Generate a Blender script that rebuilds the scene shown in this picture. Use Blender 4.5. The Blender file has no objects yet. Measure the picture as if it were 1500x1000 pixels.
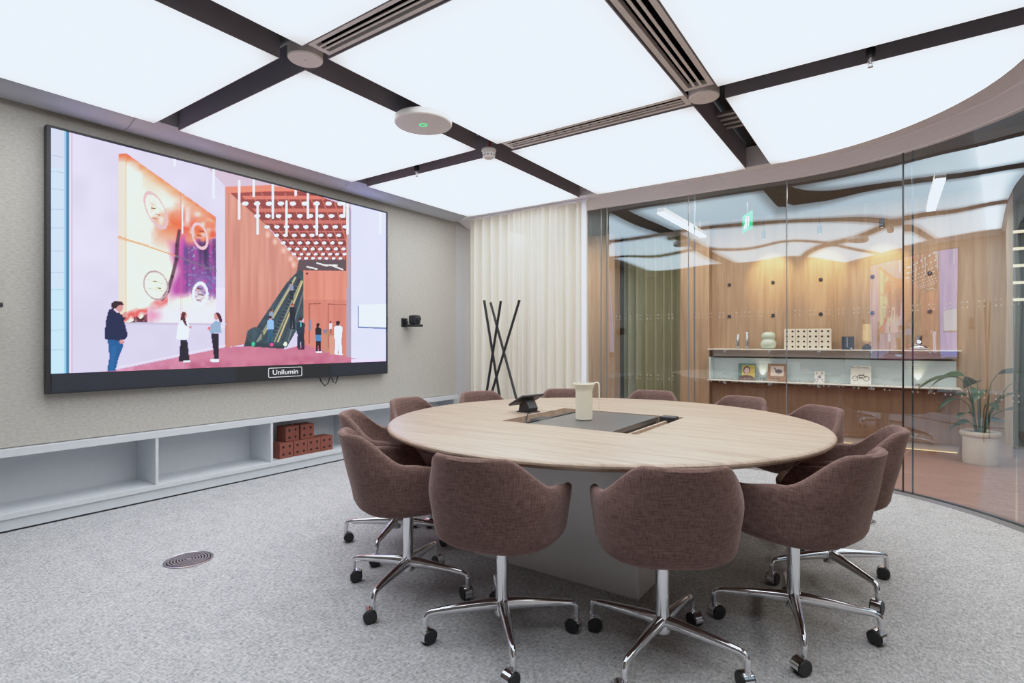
import bpy, bmesh, math, random
import numpy as np
from mathutils import Vector, Matrix
random.seed(4)
PI = math.pi
SC = bpy.context.scene
COL = SC.collection
R = math.radians

# ------------------------------------------------------------------ tone curve (soft shoulder, per channel)
TA, TW = .5, (.825, .89, .965)
TG = .93
def tone(x, w): return TA * (x / TA) ** TG if x <= TA else TA + (w - TA) * (1 - math.exp(-TG * (x - TA) / (w - TA)))
def untone(y, w):
    y = np.minimum(y, w - .012)
    return np.where(y <= TA, TA * (np.maximum(y, 0) / TA) ** (1 / TG), TA - (w - TA) / TG * np.log(np.maximum(1e-4, 1 - (y - TA) / (w - TA))))

# ------------------------------------------------------------------ helpers
def s2l(c):
    return tuple((x / 255 / 12.92) if x / 255 <= .04045 else ((x / 255 + .055) / 1.055) ** 2.4 for x in c)

def rgb(*c):
    return s2l(c) + (1,)

def newmat(name):
    m = bpy.data.materials.new(name); m.use_nodes = True
    nt = m.node_tree; b = nt.nodes.get('Principled BSDF')
    return m, nt, b

def mat(name, c, rough=.5, metal=0, noise=0, nscale=20, bump=0, emit=None, es=0, trans=0, coat=0, spec=None):
    m, nt, b = newmat(name)
    col = c if len(c) == 4 else c + (1,)
    b.inputs['Base Color'].default_value = col
    b.inputs['Roughness'].default_value = rough
    b.inputs['Metallic'].default_value = metal
    if coat: b.inputs['Coat Weight'].default_value = coat
    if spec is not None: b.inputs['Specular IOR Level'].default_value = spec
    tc = nt.nodes.new('ShaderNodeTexCoord')
    nz = nt.nodes.new('ShaderNodeTexNoise'); nz.inputs['Scale'].default_value = nscale; nz.inputs['Detail'].default_value = 4
    nt.links.new(tc.outputs['Object'], nz.inputs['Vector'])
    rp = nt.nodes.new('ShaderNodeValToRGB')
    k = max(noise, .02)
    rp.color_ramp.elements[0].position = .3; rp.color_ramp.elements[1].position = .7
    rp.color_ramp.elements[0].color = tuple(x * (1 - k) for x in col[:3]) + (1,)
    rp.color_ramp.elements[1].color = tuple(min(1, x * (1 + k)) for x in col[:3]) + (1,)
    nt.links.new(nz.outputs['Fac'], rp.inputs['Fac']); nt.links.new(rp.outputs['Color'], b.inputs['Base Color'])
    if bump:
        bp = nt.nodes.new('ShaderNodeBump'); bp.inputs['Strength'].default_value = bump; bp.inputs['Distance'].default_value = .002
        nt.links.new(nz.outputs['Fac'], bp.inputs['Height']); nt.links.new(bp.outputs['Normal'], b.inputs['Normal'])
    if emit:
        b.inputs['Emission Color'].default_value = emit if len(emit) == 4 else emit + (1,)
        b.inputs['Emission Strength'].default_value = es
    return m

def wood(name, c1, c2, scale, rough=.45, plank=None, dist=3.0):
    """streaky oak: noise stretched along the axis with the small scale value"""
    m, nt, b = newmat(name)
    N, L = nt.nodes, nt.links
    tc = N.new('ShaderNodeTexCoord'); mp = N.new('ShaderNodeMapping'); mp.inputs['Scale'].default_value = scale
    L.new(tc.outputs['Object'], mp.inputs['Vector'])
    n1 = N.new('ShaderNodeTexNoise'); n1.inputs['Scale'].default_value = 1; n1.inputs['Detail'].default_value = 6; n1.inputs['Roughness'].default_value = .65
    n1.inputs['Distortion'].default_value = .6
    L.new(mp.outputs['Vector'], n1.inputs['Vector'])
    mp2 = N.new('ShaderNodeMapping'); mp2.inputs['Scale'].default_value = tuple(s * 5 for s in scale)
    L.new(tc.outputs['Object'], mp2.inputs['Vector'])
    n2 = N.new('ShaderNodeTexNoise'); n2.inputs['Detail'].default_value = 3; n2.inputs['Scale'].default_value = 1
    L.new(mp2.outputs['Vector'], n2.inputs['Vector'])
    mx = N.new('ShaderNodeMath'); mx.operation = 'MULTIPLY_ADD'; mx.inputs[1].default_value = .35
    L.new(n2.outputs['Fac'], mx.inputs[0]); L.new(n1.outputs['Fac'], mx.inputs[2])
    rp = N.new('ShaderNodeValToRGB'); e = rp.color_ramp.elements
    e[0].position = .42; e[0].color = c1; e[1].position = .85; e[1].color = c2
    L.new(mx.outputs[0], rp.inputs['Fac'])
    out = rp.outputs['Color']
    if plank:   # axis, width, strength
        ax, wd, st = plank
        sx = N.new('ShaderNodeSeparateXYZ'); L.new(tc.outputs['Object'], sx.inputs[0])
        dv = N.new('ShaderNodeMath'); dv.operation = 'DIVIDE'; dv.inputs[1].default_value = wd; L.new(sx.outputs[ax], dv.inputs[0])
        fl = N.new('ShaderNodeMath'); fl.operation = 'FLOOR'; L.new(dv.outputs[0], fl.inputs[0])
        wn = N.new('ShaderNodeTexWhiteNoise'); wn.noise_dimensions = '1D'; L.new(fl.outputs[0], wn.inputs['W'])
        mr = N.new('ShaderNodeMapRange'); mr.inputs['To Min'].default_value = 1 - st; mr.inputs['To Max'].default_value = 1 + st
        L.new(wn.outputs['Value'], mr.inputs['Value'])
        fr = N.new('ShaderNodeMath'); fr.operation = 'FRACT'; L.new(dv.outputs[0], fr.inputs[0])
        lt = N.new('ShaderNodeMath'); lt.operation = 'GREATER_THAN'; lt.inputs[1].default_value = .006 / wd * .5; L.new(fr.outputs[0], lt.inputs[0])
        m2 = N.new('ShaderNodeMapRange'); m2.inputs['To Min'].default_value = .72; L.new(lt.outputs[0], m2.inputs['Value'])
        pr = N.new('ShaderNodeMath'); pr.operation = 'MULTIPLY'; L.new(mr.outputs[0], pr.inputs[0]); L.new(m2.outputs[0], pr.inputs[1])
        vm = N.new('ShaderNodeVectorMath'); vm.operation = 'SCALE'; L.new(out, vm.inputs[0]); L.new(pr.outputs[0], vm.inputs['Scale'])
        out = vm.outputs[0]
    L.new(out, b.inputs['Base Color'])
    b.inputs['Roughness'].default_value = rough
    return m

def emis(name, c, s):
    m, nt, b = newmat(name)
    b.inputs['Base Color'].default_value = (0, 0, 0, 1); b.inputs['Specular IOR Level'].default_value = 0
    b.inputs['Emission Color'].default_value = c; b.inputs['Emission Strength'].default_value = s
    return m

def mk(name, bm, m=None, parent=None, smooth=None, loc=None, rot=None):
    me = bpy.data.meshes.new(name)
    bmesh.ops.recalc_face_normals(bm, faces=bm.faces[:])
    bm.to_mesh(me); bm.free()
    o = bpy.data.objects.new(name, me); COL.objects.link(o)
    for x in (m if isinstance(m, (list, tuple)) else [m]):
        if x: me.materials.append(x)
    if smooth is not None:
        me.polygons.foreach_set('use_smooth', [True] * len(me.polygons))
        if smooth < 180:
            me.set_sharp_from_angle(angle=R(smooth))
    if parent: o.parent = parent
    if loc: o.location = loc
    if rot: o.rotation_euler = rot
    return o

def tag(o, label=None, cat=None, group=None, kind=None):
    if label: o['label'] = label
    if cat: o['category'] = cat
    if group: o['group'] = group
    if kind: o['kind'] = kind
    return o

def thing(name, label, cat, loc=(0, 0, 0), rz=0, group=None):
    o = bpy.data.objects.new(name, None); COL.objects.link(o)
    o.location = loc; o.rotation_euler = (0, 0, rz); o.empty_display_size = .1
    return tag(o, label, cat, group)

def struct(name, bm, m, smooth=None, **k):
    return tag(mk(name, bm, m, None, smooth, **k), kind='structure')

def dup(o, parent=None, mats=None):
    c = o.copy(); COL.objects.link(c)
    if parent: c.parent = parent
    for ch in [x for x in SC.objects if x.parent == o]:
        dup(ch, c)
    return c

def box(bm, x0, x1, y0, y1, z0, z1, bev=0, mi=0, M=None):
    vs = [bm.verts.new((x, y, z)) for x in (x0, x1) for y in (y0, y1) for z in (z0, z1)]
    f = [(0, 1, 3, 2), (4, 6, 7, 5), (0, 4, 5, 1), (2, 3, 7, 6), (0, 2, 6, 4), (1, 5, 7, 3)]
    fs = [bm.faces.new([vs[i] for i in q]) for q in f]
    for q in fs: q.material_index = mi
    if bev:
        es = list({e for q in fs for e in q.edges})
        r = bmesh.ops.bevel(bm, geom=es, offset=bev, segments=2, affect='EDGES', profile=.5)
        vs = list({v for q in r['faces'] for v in q.verts} | {v for v in vs if v.is_valid})
    if M is not None:
        for v in vs: v.co = M @ v.co
    return bm

def B(*a, **k):
    return box(bmesh.new(), *a, **k)

def lathe(bm, prof, n=32, M=None, mi=0, sx=1, sy=1):
    """prof: (r,z) pairs; r==0 ends make a pole"""
    rings = []
    for r, z in prof:
        if r <= 1e-6: rings.append([bm.verts.new((0, 0, z))])
        else: rings.append([bm.verts.new((r * sx * math.cos(2 * PI * i / n), r * sy * math.sin(2 * PI * i / n), z)) for i in range(n)])
    for a, b in zip(rings, rings[1:]):
        for i in range(n):
            j = (i + 1) % n
            if len(a) == 1 and len(b) == 1: continue
            if len(a) == 1: f = bm.faces.new((a[0], b[i], b[j]))
            elif len(b) == 1: f = bm.faces.new((a[i], b[0], a[j]))
            else: f = bm.faces.new((a[i], b[i], b[j], a[j]))
            f.material_index = mi
    if M is not None:
        for rg in rings:
            for v in rg: v.co = M @ v.co
    return bm

def tube(bm, pts, rad, n=10, mi=0, flat=None):
    """tube through pts; rad scalar or list; flat=(w,h) factors for an oval section"""
    pts = [Vector(p) for p in pts]
    if not isinstance(rad, (list, tuple)): rad = [rad] * len(pts)
    rings = []; up0 = Vector((0, 0, 1))
    for i, p in enumerate(pts):
        t = (pts[min(i + 1, len(pts) - 1)] - pts[max(i - 1, 0)]).normalized()
        if abs(t.dot(up0)) > .98 and i == 0: up0 = Vector((1, 0, 0))
        s = t.cross(up0)
        if s.length < 1e-4: s = t.cross(Vector((1, 0, 0)))
        s.normalize(); u = s.cross(t).normalized(); up0 = u
        w, h = flat or (1, 1)
        rings.append([bm.verts.new(p + s * math.cos(2 * PI * k / n) * rad[i] * w + u * math.sin(2 * PI * k / n) * rad[i] * h) for k in range(n)])
    for a, b in zip(rings, rings[1:]):
        for k in range(n):
            q = bm.faces.new((a[k], a[(k + 1) % n], b[(k + 1) % n], b[k])); q.material_index = mi
    for rg in (rings[0][::-1], rings[-1]):
        q = bm.faces.new(rg); q.material_index = mi
    return bm

def prism(bm, pts, z0, z1, mi=0):
    a = [bm.verts.new((x, y, z0)) for x, y in pts]; b = [bm.verts.new((x, y, z1)) for x, y in pts]
    n = len(pts)
    fs = [bm.faces.new(a[::-1]), bm.faces.new(b)]
    for i in range(n): fs.append(bm.faces.new((a[i], a[(i + 1) % n], b[(i + 1) % n], b[i])))
    for f in fs: f.material_index = mi
    return bm

def text_mesh(s, size, depth=.001, align='CENTER'):
    cu = bpy.data.curves.new('lettering', 'FONT'); cu.body = s; cu.size = size; cu.extrude = depth
    cu.align_x = align; cu.align_y = 'CENTER'
    o = bpy.data.objects.new('lettering', cu); COL.objects.link(o)
    dg = bpy.context.evaluated_depsgraph_get()
    me = bpy.data.meshes.new_from_object(o.evaluated_get(dg))
    bpy.data.objects.remove(o); bpy.data.curves.remove(cu)
    return me

def lettering(name, s, size, m, parent, loc, rot, depth=.001, sx=1):
    me = text_mesh(s, size, depth); me.materials.clear(); me.materials.append(m)
    o = bpy.data.objects.new(name, me); COL.objects.link(o)
    o.parent = parent; o.location = loc; o.rotation_euler = rot; o.scale = (sx, 1, 1)
    return o

# ------------------------------------------------------------------ dimensions
XW = -4.60            # screen wall
ZC = 2.75             # underside of the light ceiling
CX, CY, RI, RG = -.87, 3.66, 1.53, 1.93   # rounded corner: centre, ceiling edge, glass
YG = CY + RG          # glass plane
XR = CX + RG          # straight right side
YB = -.55             # wall behind
TX, TY, TR, TZ = -1.45, 2.98, 1.24, .74   # table

# ------------------------------------------------------------------ materials
M = {}
M['panel_frame'] = mat('panel_frame_grey', rgb(146, 144, 153), .55, 0)
M['void'] = mat('ceiling_void_black', rgb(18, 17, 18), .8)
M['slot_black'] = mat('slot_black', rgb(10, 10, 11), .9, spec=0)
M['alu'] = mat('grey_anodised', rgb(150, 148, 152), .38, .55)
M['soffit'] = mat('soffit_taupe', rgb(250, 249, 255), .6)
M['trim'] = mat('trim_grey_satin', rgb(178, 181, 188), .5, .1)
M['white_plastic'] = mat('white_plastic', rgb(222, 218, 214), .45)
M['vent_bar'] = mat('vent_bar_grey', rgb(228, 222, 218), .5, .0)
M['black'] = mat('black_plastic', rgb(24, 25, 28), .45)
M['black2'] = mat('matt_black_bezel', rgb(20, 22, 27), .5)
M['barblue'] = mat('dark_slate_bezel', rgb(28, 33, 46), .5)
M['chrome'] = mat('polished_aluminium', rgb(225, 225, 228), .1, 1)
M['joinery'] = mat('pale_blue_grey_lacquer', rgb(203, 208, 213), .5)
M['endwall'] = mat('blue_grey_paint', rgb(196, 201, 207), .7)
M['brick'] = mat('terracotta_brick', rgb(128, 68, 54), .8, 0, .12, 30, .3)
M['hole_shade'] = mat('dark_hole_shade', rgb(30, 14, 12), .9)
M['jug'] = mat('cream_enamel', rgb(240, 234, 214), .35)
M['plate'] = mat('gunmetal_plate', rgb(112, 112, 112), .32, .7, .06, 6)
M['pedestal'] = mat('pale_grey_pedestal', rgb(246, 246, 246), .6)
M['stick'] = mat('black_stained_rod', rgb(16, 16, 17), .5)
M['terrac'] = None
M['leaf'] = mat('leaf_green', rgb(48, 74, 46), .4, 0, .25, 12)
M['stem'] = mat('stem_green', rgb(58, 84, 48), .5)
M['pot'] = mat('cream_ceramic_pot', rgb(216, 206, 186), .4)
M['soil'] = mat('potting_soil', rgb(50, 38, 30), .9, 0, .3, 60, .5)
M['celadon'] = mat('celadon_glaze', rgb(196, 208, 190), .15, coat=.5)
M['whiteclay'] = mat('white_clay', rgb(226, 214, 196), .7)
M['navy'] = mat('navy_cloth', rgb(44, 54, 74), .6)
M['creamglass'] = mat('cream_vase', rgb(238, 206, 160), .4)
M['steel'] = mat('brushed_steel', rgb(190, 190, 194), .25, .9)
M['bluegrey'] = mat('blue_grey_backboard', rgb(196, 212, 216), .6)
M['darkgrey'] = mat('dark_grey_band', rgb(186, 180, 176), .6)
M['corr_ceil'] = mat('corridor_ceiling_grey', rgb(70, 70, 72), .8)
M['darkwall'] = mat('dark_bronze_wall', rgb(70, 58, 50), .5)
M['backwall'] = mat('dark_back_wall', rgb(74, 66, 60), .6)
M['ledge'] = mat('pale_metal_ledge', rgb(232, 228, 220), .4)
M['paper'] = mat('off_white_paper', rgb(226, 222, 210), .6)
M['cable'] = mat('black_cable', rgb(18, 18, 20), .5)
M['seal'] = mat('glass_joint_grey', rgb(120, 124, 126), .3, .2)
M['seal2'] = mat('glass_joint_dark', rgb(46, 46, 48), .3, .2)
M['frost'] = mat('frosted_film_mark', rgb(216, 212, 206), .8)
M['peg'] = mat('dark_peg', rgb(38, 40, 44), .5)
M['strip'] = emis('warm_white_strip', (1, .92, .78, 1), 16)
M['green_led'] = emis('green_led', rgb(70, 235, 130), 1.6)
M['oak'] = wood('pale_oak_tabletop', rgb(138, 117, 100), rgb(182, 161, 141), (1.6, 22, 22), .4, ('Y', .31, .045))
M['oakw'] = wood('oak_wall_panel', rgb(150, 118, 90), rgb(188, 156, 124), (14, 14, .7), .5, ('X', .54, .05))
M['oakd'] = wood('oak_dado_panel', rgb(128, 96, 70), rgb(160, 124, 94), (14, 14, .7), .5, ('X', .54, .05))

# luminous panels: soft fall-off towards the edges
def mat_light():
    m, nt, b = newmat('luminous_membrane'); N, L = nt.nodes, nt.links
    b.inputs['Base Color'].default_value = (.8, .8, .8, 1); b.inputs['Roughness'].default_value = .6
    tc = N.new('ShaderNodeTexCoord'); sp = N.new('ShaderNodeSeparateXYZ'); L.new(tc.outputs['Generated'], sp.inputs[0])
    outs = []
    for ax in ('X', 'Y'):
        a = N.new('ShaderNodeMath'); a.operation = 'SUBTRACT'; a.inputs[1].default_value = .5; L.new(sp.outputs[ax], a.inputs[0])
        ab = N.new('ShaderNodeMath'); ab.operation = 'ABSOLUTE'; L.new(a.outputs[0], ab.inputs[0])
        mr = N.new('ShaderNodeMapRange'); mr.interpolation_type = 'SMOOTHSTEP'
        mr.inputs['From Min'].default_value = .38; mr.inputs['From Max'].default_value = .5
        mr.inputs['To Min'].default_value = 1; mr.inputs['To Max'].default_value = .34
        L.new(ab.outputs[0], mr.inputs['Value']); outs.append(mr.outputs[0])
    mu = N.new('ShaderNodeMath'); mu.operation = 'MULTIPLY'; L.new(outs[0], mu.inputs[0]); L.new(outs[1], mu.inputs[1])
    st = N.new('ShaderNodeMath'); st.operation = 'MULTIPLY'; st.inputs[1].default_value = 1.0; L.new(mu.outputs[0], st.inputs[0])
    b.inputs['Emission Color'].default_value = (.91, .955, 1.0, 1)
    L.new(st.outputs[0], b.inputs['Emission Strength'])
    return m, st
M['light'], LIGHTNODE = mat_light()
PANEL_E = 3.8
LIGHTNODE.inputs[1].default_value = PANEL_E

def mat_fabric(name, c1, c2):
    m, nt, b = newmat(name); N, L = nt.nodes, nt.links
    tc = N.new('ShaderNodeTexCoord')
    hs = []
    for sc in ((230, 230, 26), (26, 26, 230)):
        mp = N.new('ShaderNodeMapping'); mp.inputs['Scale'].default_value = sc; L.new(tc.outputs['Object'], mp.inputs['Vector'])
        n = N.new('ShaderNodeTexNoise'); n.inputs['Scale'].default_value = 1; n.inputs['Detail'].default_value = 2; L.new(mp.outputs[0], n.inputs['Vector'])
        hs.append(n.outputs['Fac'])
    ad = N.new('ShaderNodeMath'); ad.operation = 'ADD'; L.new(hs[0], ad.inputs[0]); L.new(hs[1], ad.inputs[1])
    rp = N.new('ShaderNodeValToRGB'); e = rp.color_ramp.elements
    mr = N.new('ShaderNodeMapRange'); mr.inputs['From Min'].default_value = .7; mr.inputs['From Max'].default_value = 1.3; L.new(ad.outputs[0], mr.inputs['Value'])
    e[0].color = c1; e[1].color = c2; L.new(mr.outputs[0], rp.inputs['Fac']); L.new(rp.outputs['Color'], b.inputs['Base Color'])
    bp = N.new('ShaderNodeBump'); bp.inputs['Strength'].default_value = .35; bp.inputs['Distance'].default_value = .002
    L.new(ad.outputs[0], bp.inputs['Height']); L.new(bp.outputs['Normal'], b.inputs['Normal'])
    b.inputs['Roughness'].default_value = .9; b.inputs['Specular IOR Level'].default_value = .15
    b.inputs['Sheen Weight'].default_value = .35; b.inputs['Sheen Roughness'].default_value = .4
    b.inputs['Sheen Tint'].default_value = rgb(225, 198, 192)
    return m
M['fabric'] = mat_fabric('mauve_brown_upholstery', rgb(86, 65, 60), rgb(124, 97, 90))

def mat_wallfabric():
    m, nt, b = newmat('oatmeal_wall_fabric'); N, L = nt.nodes, nt.links
    tc = N.new('ShaderNodeTexCoord'); mp = N.new('ShaderNodeMapping'); mp.inputs['Scale'].default_value = (60, 40, 90); L.new(tc.outputs['Object'], mp.inputs['Vector'])
    n = N.new('ShaderNodeTexNoise'); n.inputs['Scale'].default_value = 1; n.inputs['Detail'].default_value = 5; L.new(mp.outputs[0], n.inputs['Vector'])
    rp = N.new('ShaderNodeValToRGB'); e = rp.color_ramp.elements; e[0].position = .3; e[1].position = .7
    e[0].color = rgb(172, 169, 161); e[1].color = rgb(190, 187, 180)
    L.new(n.outputs['Fac'], rp.inputs['Fac']); L.new(rp.outputs['Color'], b.inputs['Base Color'])
    bp = N.new('ShaderNodeBump'); bp.inputs['Strength'].default_value = .25; bp.inputs['Distance'].default_value = .003
    L.new(n.outputs['Fac'], bp.inputs['Height']); L.new(bp.outputs['Normal'], b.inputs['Normal'])
    b.inputs['Roughness'].default_value = .95; b.inputs['Specular IOR Level'].default_value = .1
    return m
M['wallfabric'] = mat_wallfabric()

def mat_carpet():
    m, nt, b = newmat('grey_flecked_carpet'); N, L = nt.nodes, nt.links
    tc = N.new('ShaderNodeTexCoord')
    fs = []
    for sc, rot in (((110, 42, 1), .5), ((42, 115, 1), -.35), ((9, 9, 1), 0)):
        mp = N.new('ShaderNodeMapping'); mp.inputs['Scale'].default_value = sc; mp.inputs['Rotation'].default_value = (0, 0, rot); L.new(tc.outputs['Object'], mp.inputs['Vector'])
        n = N.new('ShaderNodeTexNoise'); n.inputs['Scale'].default_value = 1; n.inputs['Detail'].default_value = 3; n.inputs['Roughness'].default_value = .7; L.new(mp.outputs[0], n.inputs['Vector'])
        fs.append(n.outputs['Fac'])
    a = N.new('ShaderNodeMath'); a.operation = 'ADD'; L.new(fs[0], a.inputs[0]); L.new(fs[1], a.inputs[1])
    a2 = N.new('ShaderNodeMath'); a2.operation = 'MULTIPLY_ADD'; a2.inputs[1].default_value = .3; L.new(fs[2], a2.inputs[0]); L.new(a.outputs[0], a2.inputs[2])
    mr = N.new('ShaderNodeMapRange'); mr.inputs['From Min'].default_value = .85; mr.inputs['From Max'].default_value = 1.45; L.new(a2.outputs[0], mr.inputs['Value'])
    rp = N.new('ShaderNodeValToRGB'); e = rp.color_ramp.elements
    e[0].color = rgb(130, 131, 133); e[1].color = rgb(216, 217, 219)
    L.new(mr.outputs[0], rp.inputs['Fac']); L.new(rp.outputs['Color'], b.inputs['Base Color'])
    bp = N.new('ShaderNodeBump'); bp.inputs['Strength'].default_value = .3; bp.inputs['Distance'].default_value = .004
    L.new(a.outputs[0], bp.inputs['Height']); L.new(bp.outputs['Normal'], b.inputs['Normal'])
    b.inputs['Roughness'].default_value = .97; b.inputs['Specular IOR Level'].default_value = .05
    return m
M['carpet'] = mat_carpet()

def mat_tile():
    m, nt, b = newmat('terracotta_floor_tile'); N, L = nt.nodes, nt.links
    tc = N.new('ShaderNodeTexCoord'); mp = N.new('ShaderNodeMapping'); mp.inputs['Rotation'].default_value = (0, 0, R(8)); L.new(tc.outputs['Object'], mp.inputs['Vector'])
    br = N.new('ShaderNodeTexBrick'); br.offset = 0; br.inputs['Scale'].default_value = 1; br.inputs['Brick Width'].default_value = .9; br.inputs['Row Height'].default_value = .9
    br.inputs['Mortar Size'].default_value = .006; br.inputs['Mortar Smooth'].default_value = .1
    br.inputs['Color1'].default_value = rgb(146, 104, 86); br.inputs['Color2'].default_value = rgb(138, 96, 80); br.inputs['Mortar'].default_value = rgb(176, 150, 130)
    L.new(mp.outputs[0], br.inputs['Vector'])
    n = N.new('ShaderNodeTexNoise'); n.inputs['Scale'].default_value = 6; n.inputs['Detail'].default_value = 5; L.new(tc.outputs['Object'], n.inputs['Vector'])
    mr = N.new('ShaderNodeMapRange'); mr.inputs['To Min'].default_value = .8; mr.inputs['To Max'].default_value = 1.2; L.new(n.outputs['Fac'], mr.inputs['Value'])
    vm = N.new('ShaderNodeVectorMath'); vm.operation = 'SCALE'; L.new(br.outputs['Color'], vm.inputs[0]); L.new(mr.outputs[0], vm.inputs['Scale'])
    L.new(vm.outputs[0], b.inputs['Base Color']); b.inputs['Roughness'].default_value = .55
    return m
M['tile'] = mat_tile()

def mat_glass():
    m, nt, b = newmat('coated_partition_glass'); N, L = nt.nodes, nt.links
    N.remove(b); out = [n for n in N if n.type == 'OUTPUT_MATERIAL'][0]
    tr = N.new('ShaderNodeBsdfTransparent'); tr.inputs['Color'].default_value = (.97, .99, .985, 1)
    gl = N.new('ShaderNodeBsdfGlossy'); gl.inputs['Roughness'].default_value = 0; gl.inputs['Color'].default_value = (.66, .84, .95, 1)
    # gentle rolling distortion of the toughened panes
    tc = N.new('ShaderNodeTexCoord'); nz = N.new('ShaderNodeTexNoise'); nz.inputs['Scale'].default_value = 1.6; nz.inputs['Detail'].default_value = 0
    L.new(tc.outputs['Object'], nz.inputs['Vector'])
    bp = N.new('ShaderNodeBump'); bp.inputs['Strength'].default_value = .25; bp.inputs['Distance'].default_value = .03
    L.new(nz.outputs['Fac'], bp.inputs['Height']); L.new(bp.outputs['Normal'], gl.inputs['Normal'])
    lw = N.new('ShaderNodeFresnel'); lw.inputs['IOR'].default_value = 1.5
    ma = N.new('ShaderNodeMath'); ma.operation = 'MULTIPLY_ADD'; ma.inputs[1].default_value = .22; ma.inputs[2].default_value = GLASS_BASE; ma.use_clamp = True
    L.new(lw.outputs[0], ma.inputs[0])
    mx = N.new('ShaderNodeMixShader'); L.new(ma.outputs[0], mx.inputs[0]); L.new(tr.outputs[0], mx.inputs[1]); L.new(gl.outputs[0], mx.inputs[2])
    L.new(mx.outputs[0], out.inputs['Surface'])
    return m
GLASS_BASE = .145
M['glass'] = mat_glass()

def mat_curtain(name, c, tr, alpha):
    m, nt, b = newmat(name); N, L = nt.nodes, nt.links
    N.remove(b); out = [n for n in N if n.type == 'OUTPUT_MATERIAL'][0]
    tc = N.new('ShaderNodeTexCoord'); n = N.new('ShaderNodeTexNoise'); n.inputs['Scale'].default_value = 180; L.new(tc.outputs['Object'], n.inputs['Vector'])
    rp = N.new('ShaderNodeValToRGB'); rp.color_ramp.elements[0].color = tuple(x * .9 for x in c[:3]) + (1,); rp.color_ramp.elements[1].color = c
    L.new(n.outputs['Fac'], rp.inputs['Fac'])
    d = N.new('ShaderNodeBsdfDiffuse'); t = N.new('ShaderNodeBsdfTranslucent'); p = N.new('ShaderNodeBsdfTransparent')
    L.new(rp.outputs[0], d.inputs['Color']); L.new(rp.outputs[0], t.inputs['Color'])
    a = N.new('ShaderNodeMixShader'); a.inputs[0].default_value = tr; L.new(d.outputs[0], a.inputs[1]); L.new(t.outputs[0], a.inputs[2])
    q = N.new('ShaderNodeMixShader'); q.inputs[0].default_value = alpha; L.new(a.outputs[0], q.inputs[1]); L.new(p.outputs[0], q.inputs[2])
    L.new(q.outputs[0], out.inputs['Surface'])
    return m
M['sheer'] = mat_curtain('sheer_cream_curtain', rgb(252, 250, 240), .42, .06)
M['greencurtain'] = mat_curtain('sage_curtain', rgb(186, 188, 154), .3, 0)

# ------------------------------------------------------------------ room shell
def path(r, n=24, y_end=YB, x_start=XW):
    """from the screen wall along the far side, round the corner, down the right side, at offset r from the corner centre"""
    p = [(x_start, CY + r)]
    for i in range(n + 1):
        a = R(90 - 90 * i / n); p.append((CX + r * math.cos(a), CY + r * math.sin(a)))
    p.append((CX + r, y_end))
    return p

carpet = path(RG - .09) + [(XW, YB)]
struct('floor', prism(bmesh.new(), carpet[::-1], -.03, 0), M['carpet'])
bm = bmesh.new()
box(bm, -6.5, 4.2, YB, 10.5, -.1, -.032)
struct('floor_corridor', bm, M['tile'])
# aluminium threshold that follows the glass
def sweep(bm, profile, close=True, **k):
    """profile: list of (r, z)"""
    rows = [[bm.verts.new((x, y, z)) for x, y in path(r, **k)] for r, z in profile]
    n = len(rows)
    for i in range(n if close else n - 1):
        a, b = rows[i], rows[(i + 1) % n]
        for j in range(len(a) - 1): bm.faces.new((a[j], b[j], b[j + 1], a[j + 1]))
    if close:
        bm.faces.new([r[0] for r in rows]); bm.faces.new([r[-1] for r in rows][::-1])
    return bm
struct('trim_1', sweep(bmesh.new(), [(RG - .09, -.03), (RG - .09, .004), (RG - .012, .004), (RG - .012, -.03)], x_start=XW + .3), M['alu'], 40)
struct('trim_2', sweep(bmesh.new(), [(RG + .012, -.03), (RG + .012, .012), (RG + .03, .012), (RG + .03, -.03)], x_start=XW + .3), mat('floor_channel', rgb(120, 118, 112), .4, .6), 40)
# header soffit
soff = [(RI + .005, 2.77), (RI + .17, 2.77), (RI + .175, 2.778), (RI + .18, 2.765), (RI + .25, 2.752), (RI + .31, 2.73), (RI + .372, 2.715), (RI + .376, 2.72), (RI + .376, 2.71), (RG + .02, 2.71), (RG + .02, 2.95), (RI + .005, 2.95)]
struct('trim_3', sweep(bmesh.new(), soff, x_start=XW - .02), M['soffit'], 35)
struct('ceiling', B(XW - .5, XR + .1, YB - .1, YG + .1, 2.96, 3.05), M['void'])
# bullnose along the screen wall
prof = []
for i in range(9):
    t = i / 8
    prof.append((XW - .02 + (-4.285 - XW + .02) * t, 2.765 - .055 * math.sin(PI * (.12 + .82 * t)) ** 1.2 + .015 * t))
prof += [(-4.285, 2.95), (XW - .02, 2.95)]
def bull(y0, y1):
    bm = bmesh.new()
    a = [bm.verts.new((x, y0, z)) for x, z in prof]; b = [bm.verts.new((x, y1, z)) for x, z in prof]
    for i in range(len(prof)):
        j = (i + 1) % len(prof); bm.faces.new((a[i], a[j], b[j], b[i]))
    bm.faces.new(a[::-1]); bm.faces.new(b)
    return bm
ys = [YB, -.2, 1.59, 3.42, CY + RI]
for i in range(4):
    struct('trim_%d' % (4 + i), bull(ys[i] + .002, ys[i + 1] - .002), M['trim'], 40)
# screen wall: fabric face above the shelf niche
struct('wall_left', B(XW - .3, XW, YB, 5.32, .53, 2.96), M['wallfabric'])
struct('wall_left_end', B(XW - .34, XW - .04, 5.32, 8.6, -.03, 2.96), M['endwall'])
struct('wall_left_base', B(XW - .5, XW - .36, YB, 5.6, -.03, .53), M['joinery'])
struct('wall_back', B(XW - .3, XR + .1, YB - .12, YB, -.03, 2.96), M['backwall'])
struct('wall_right', B(XR, XR + .12, YB, 1.4, -.03, 2.72), mat('right_wall_paint', rgb(190, 184, 178), .8))

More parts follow.
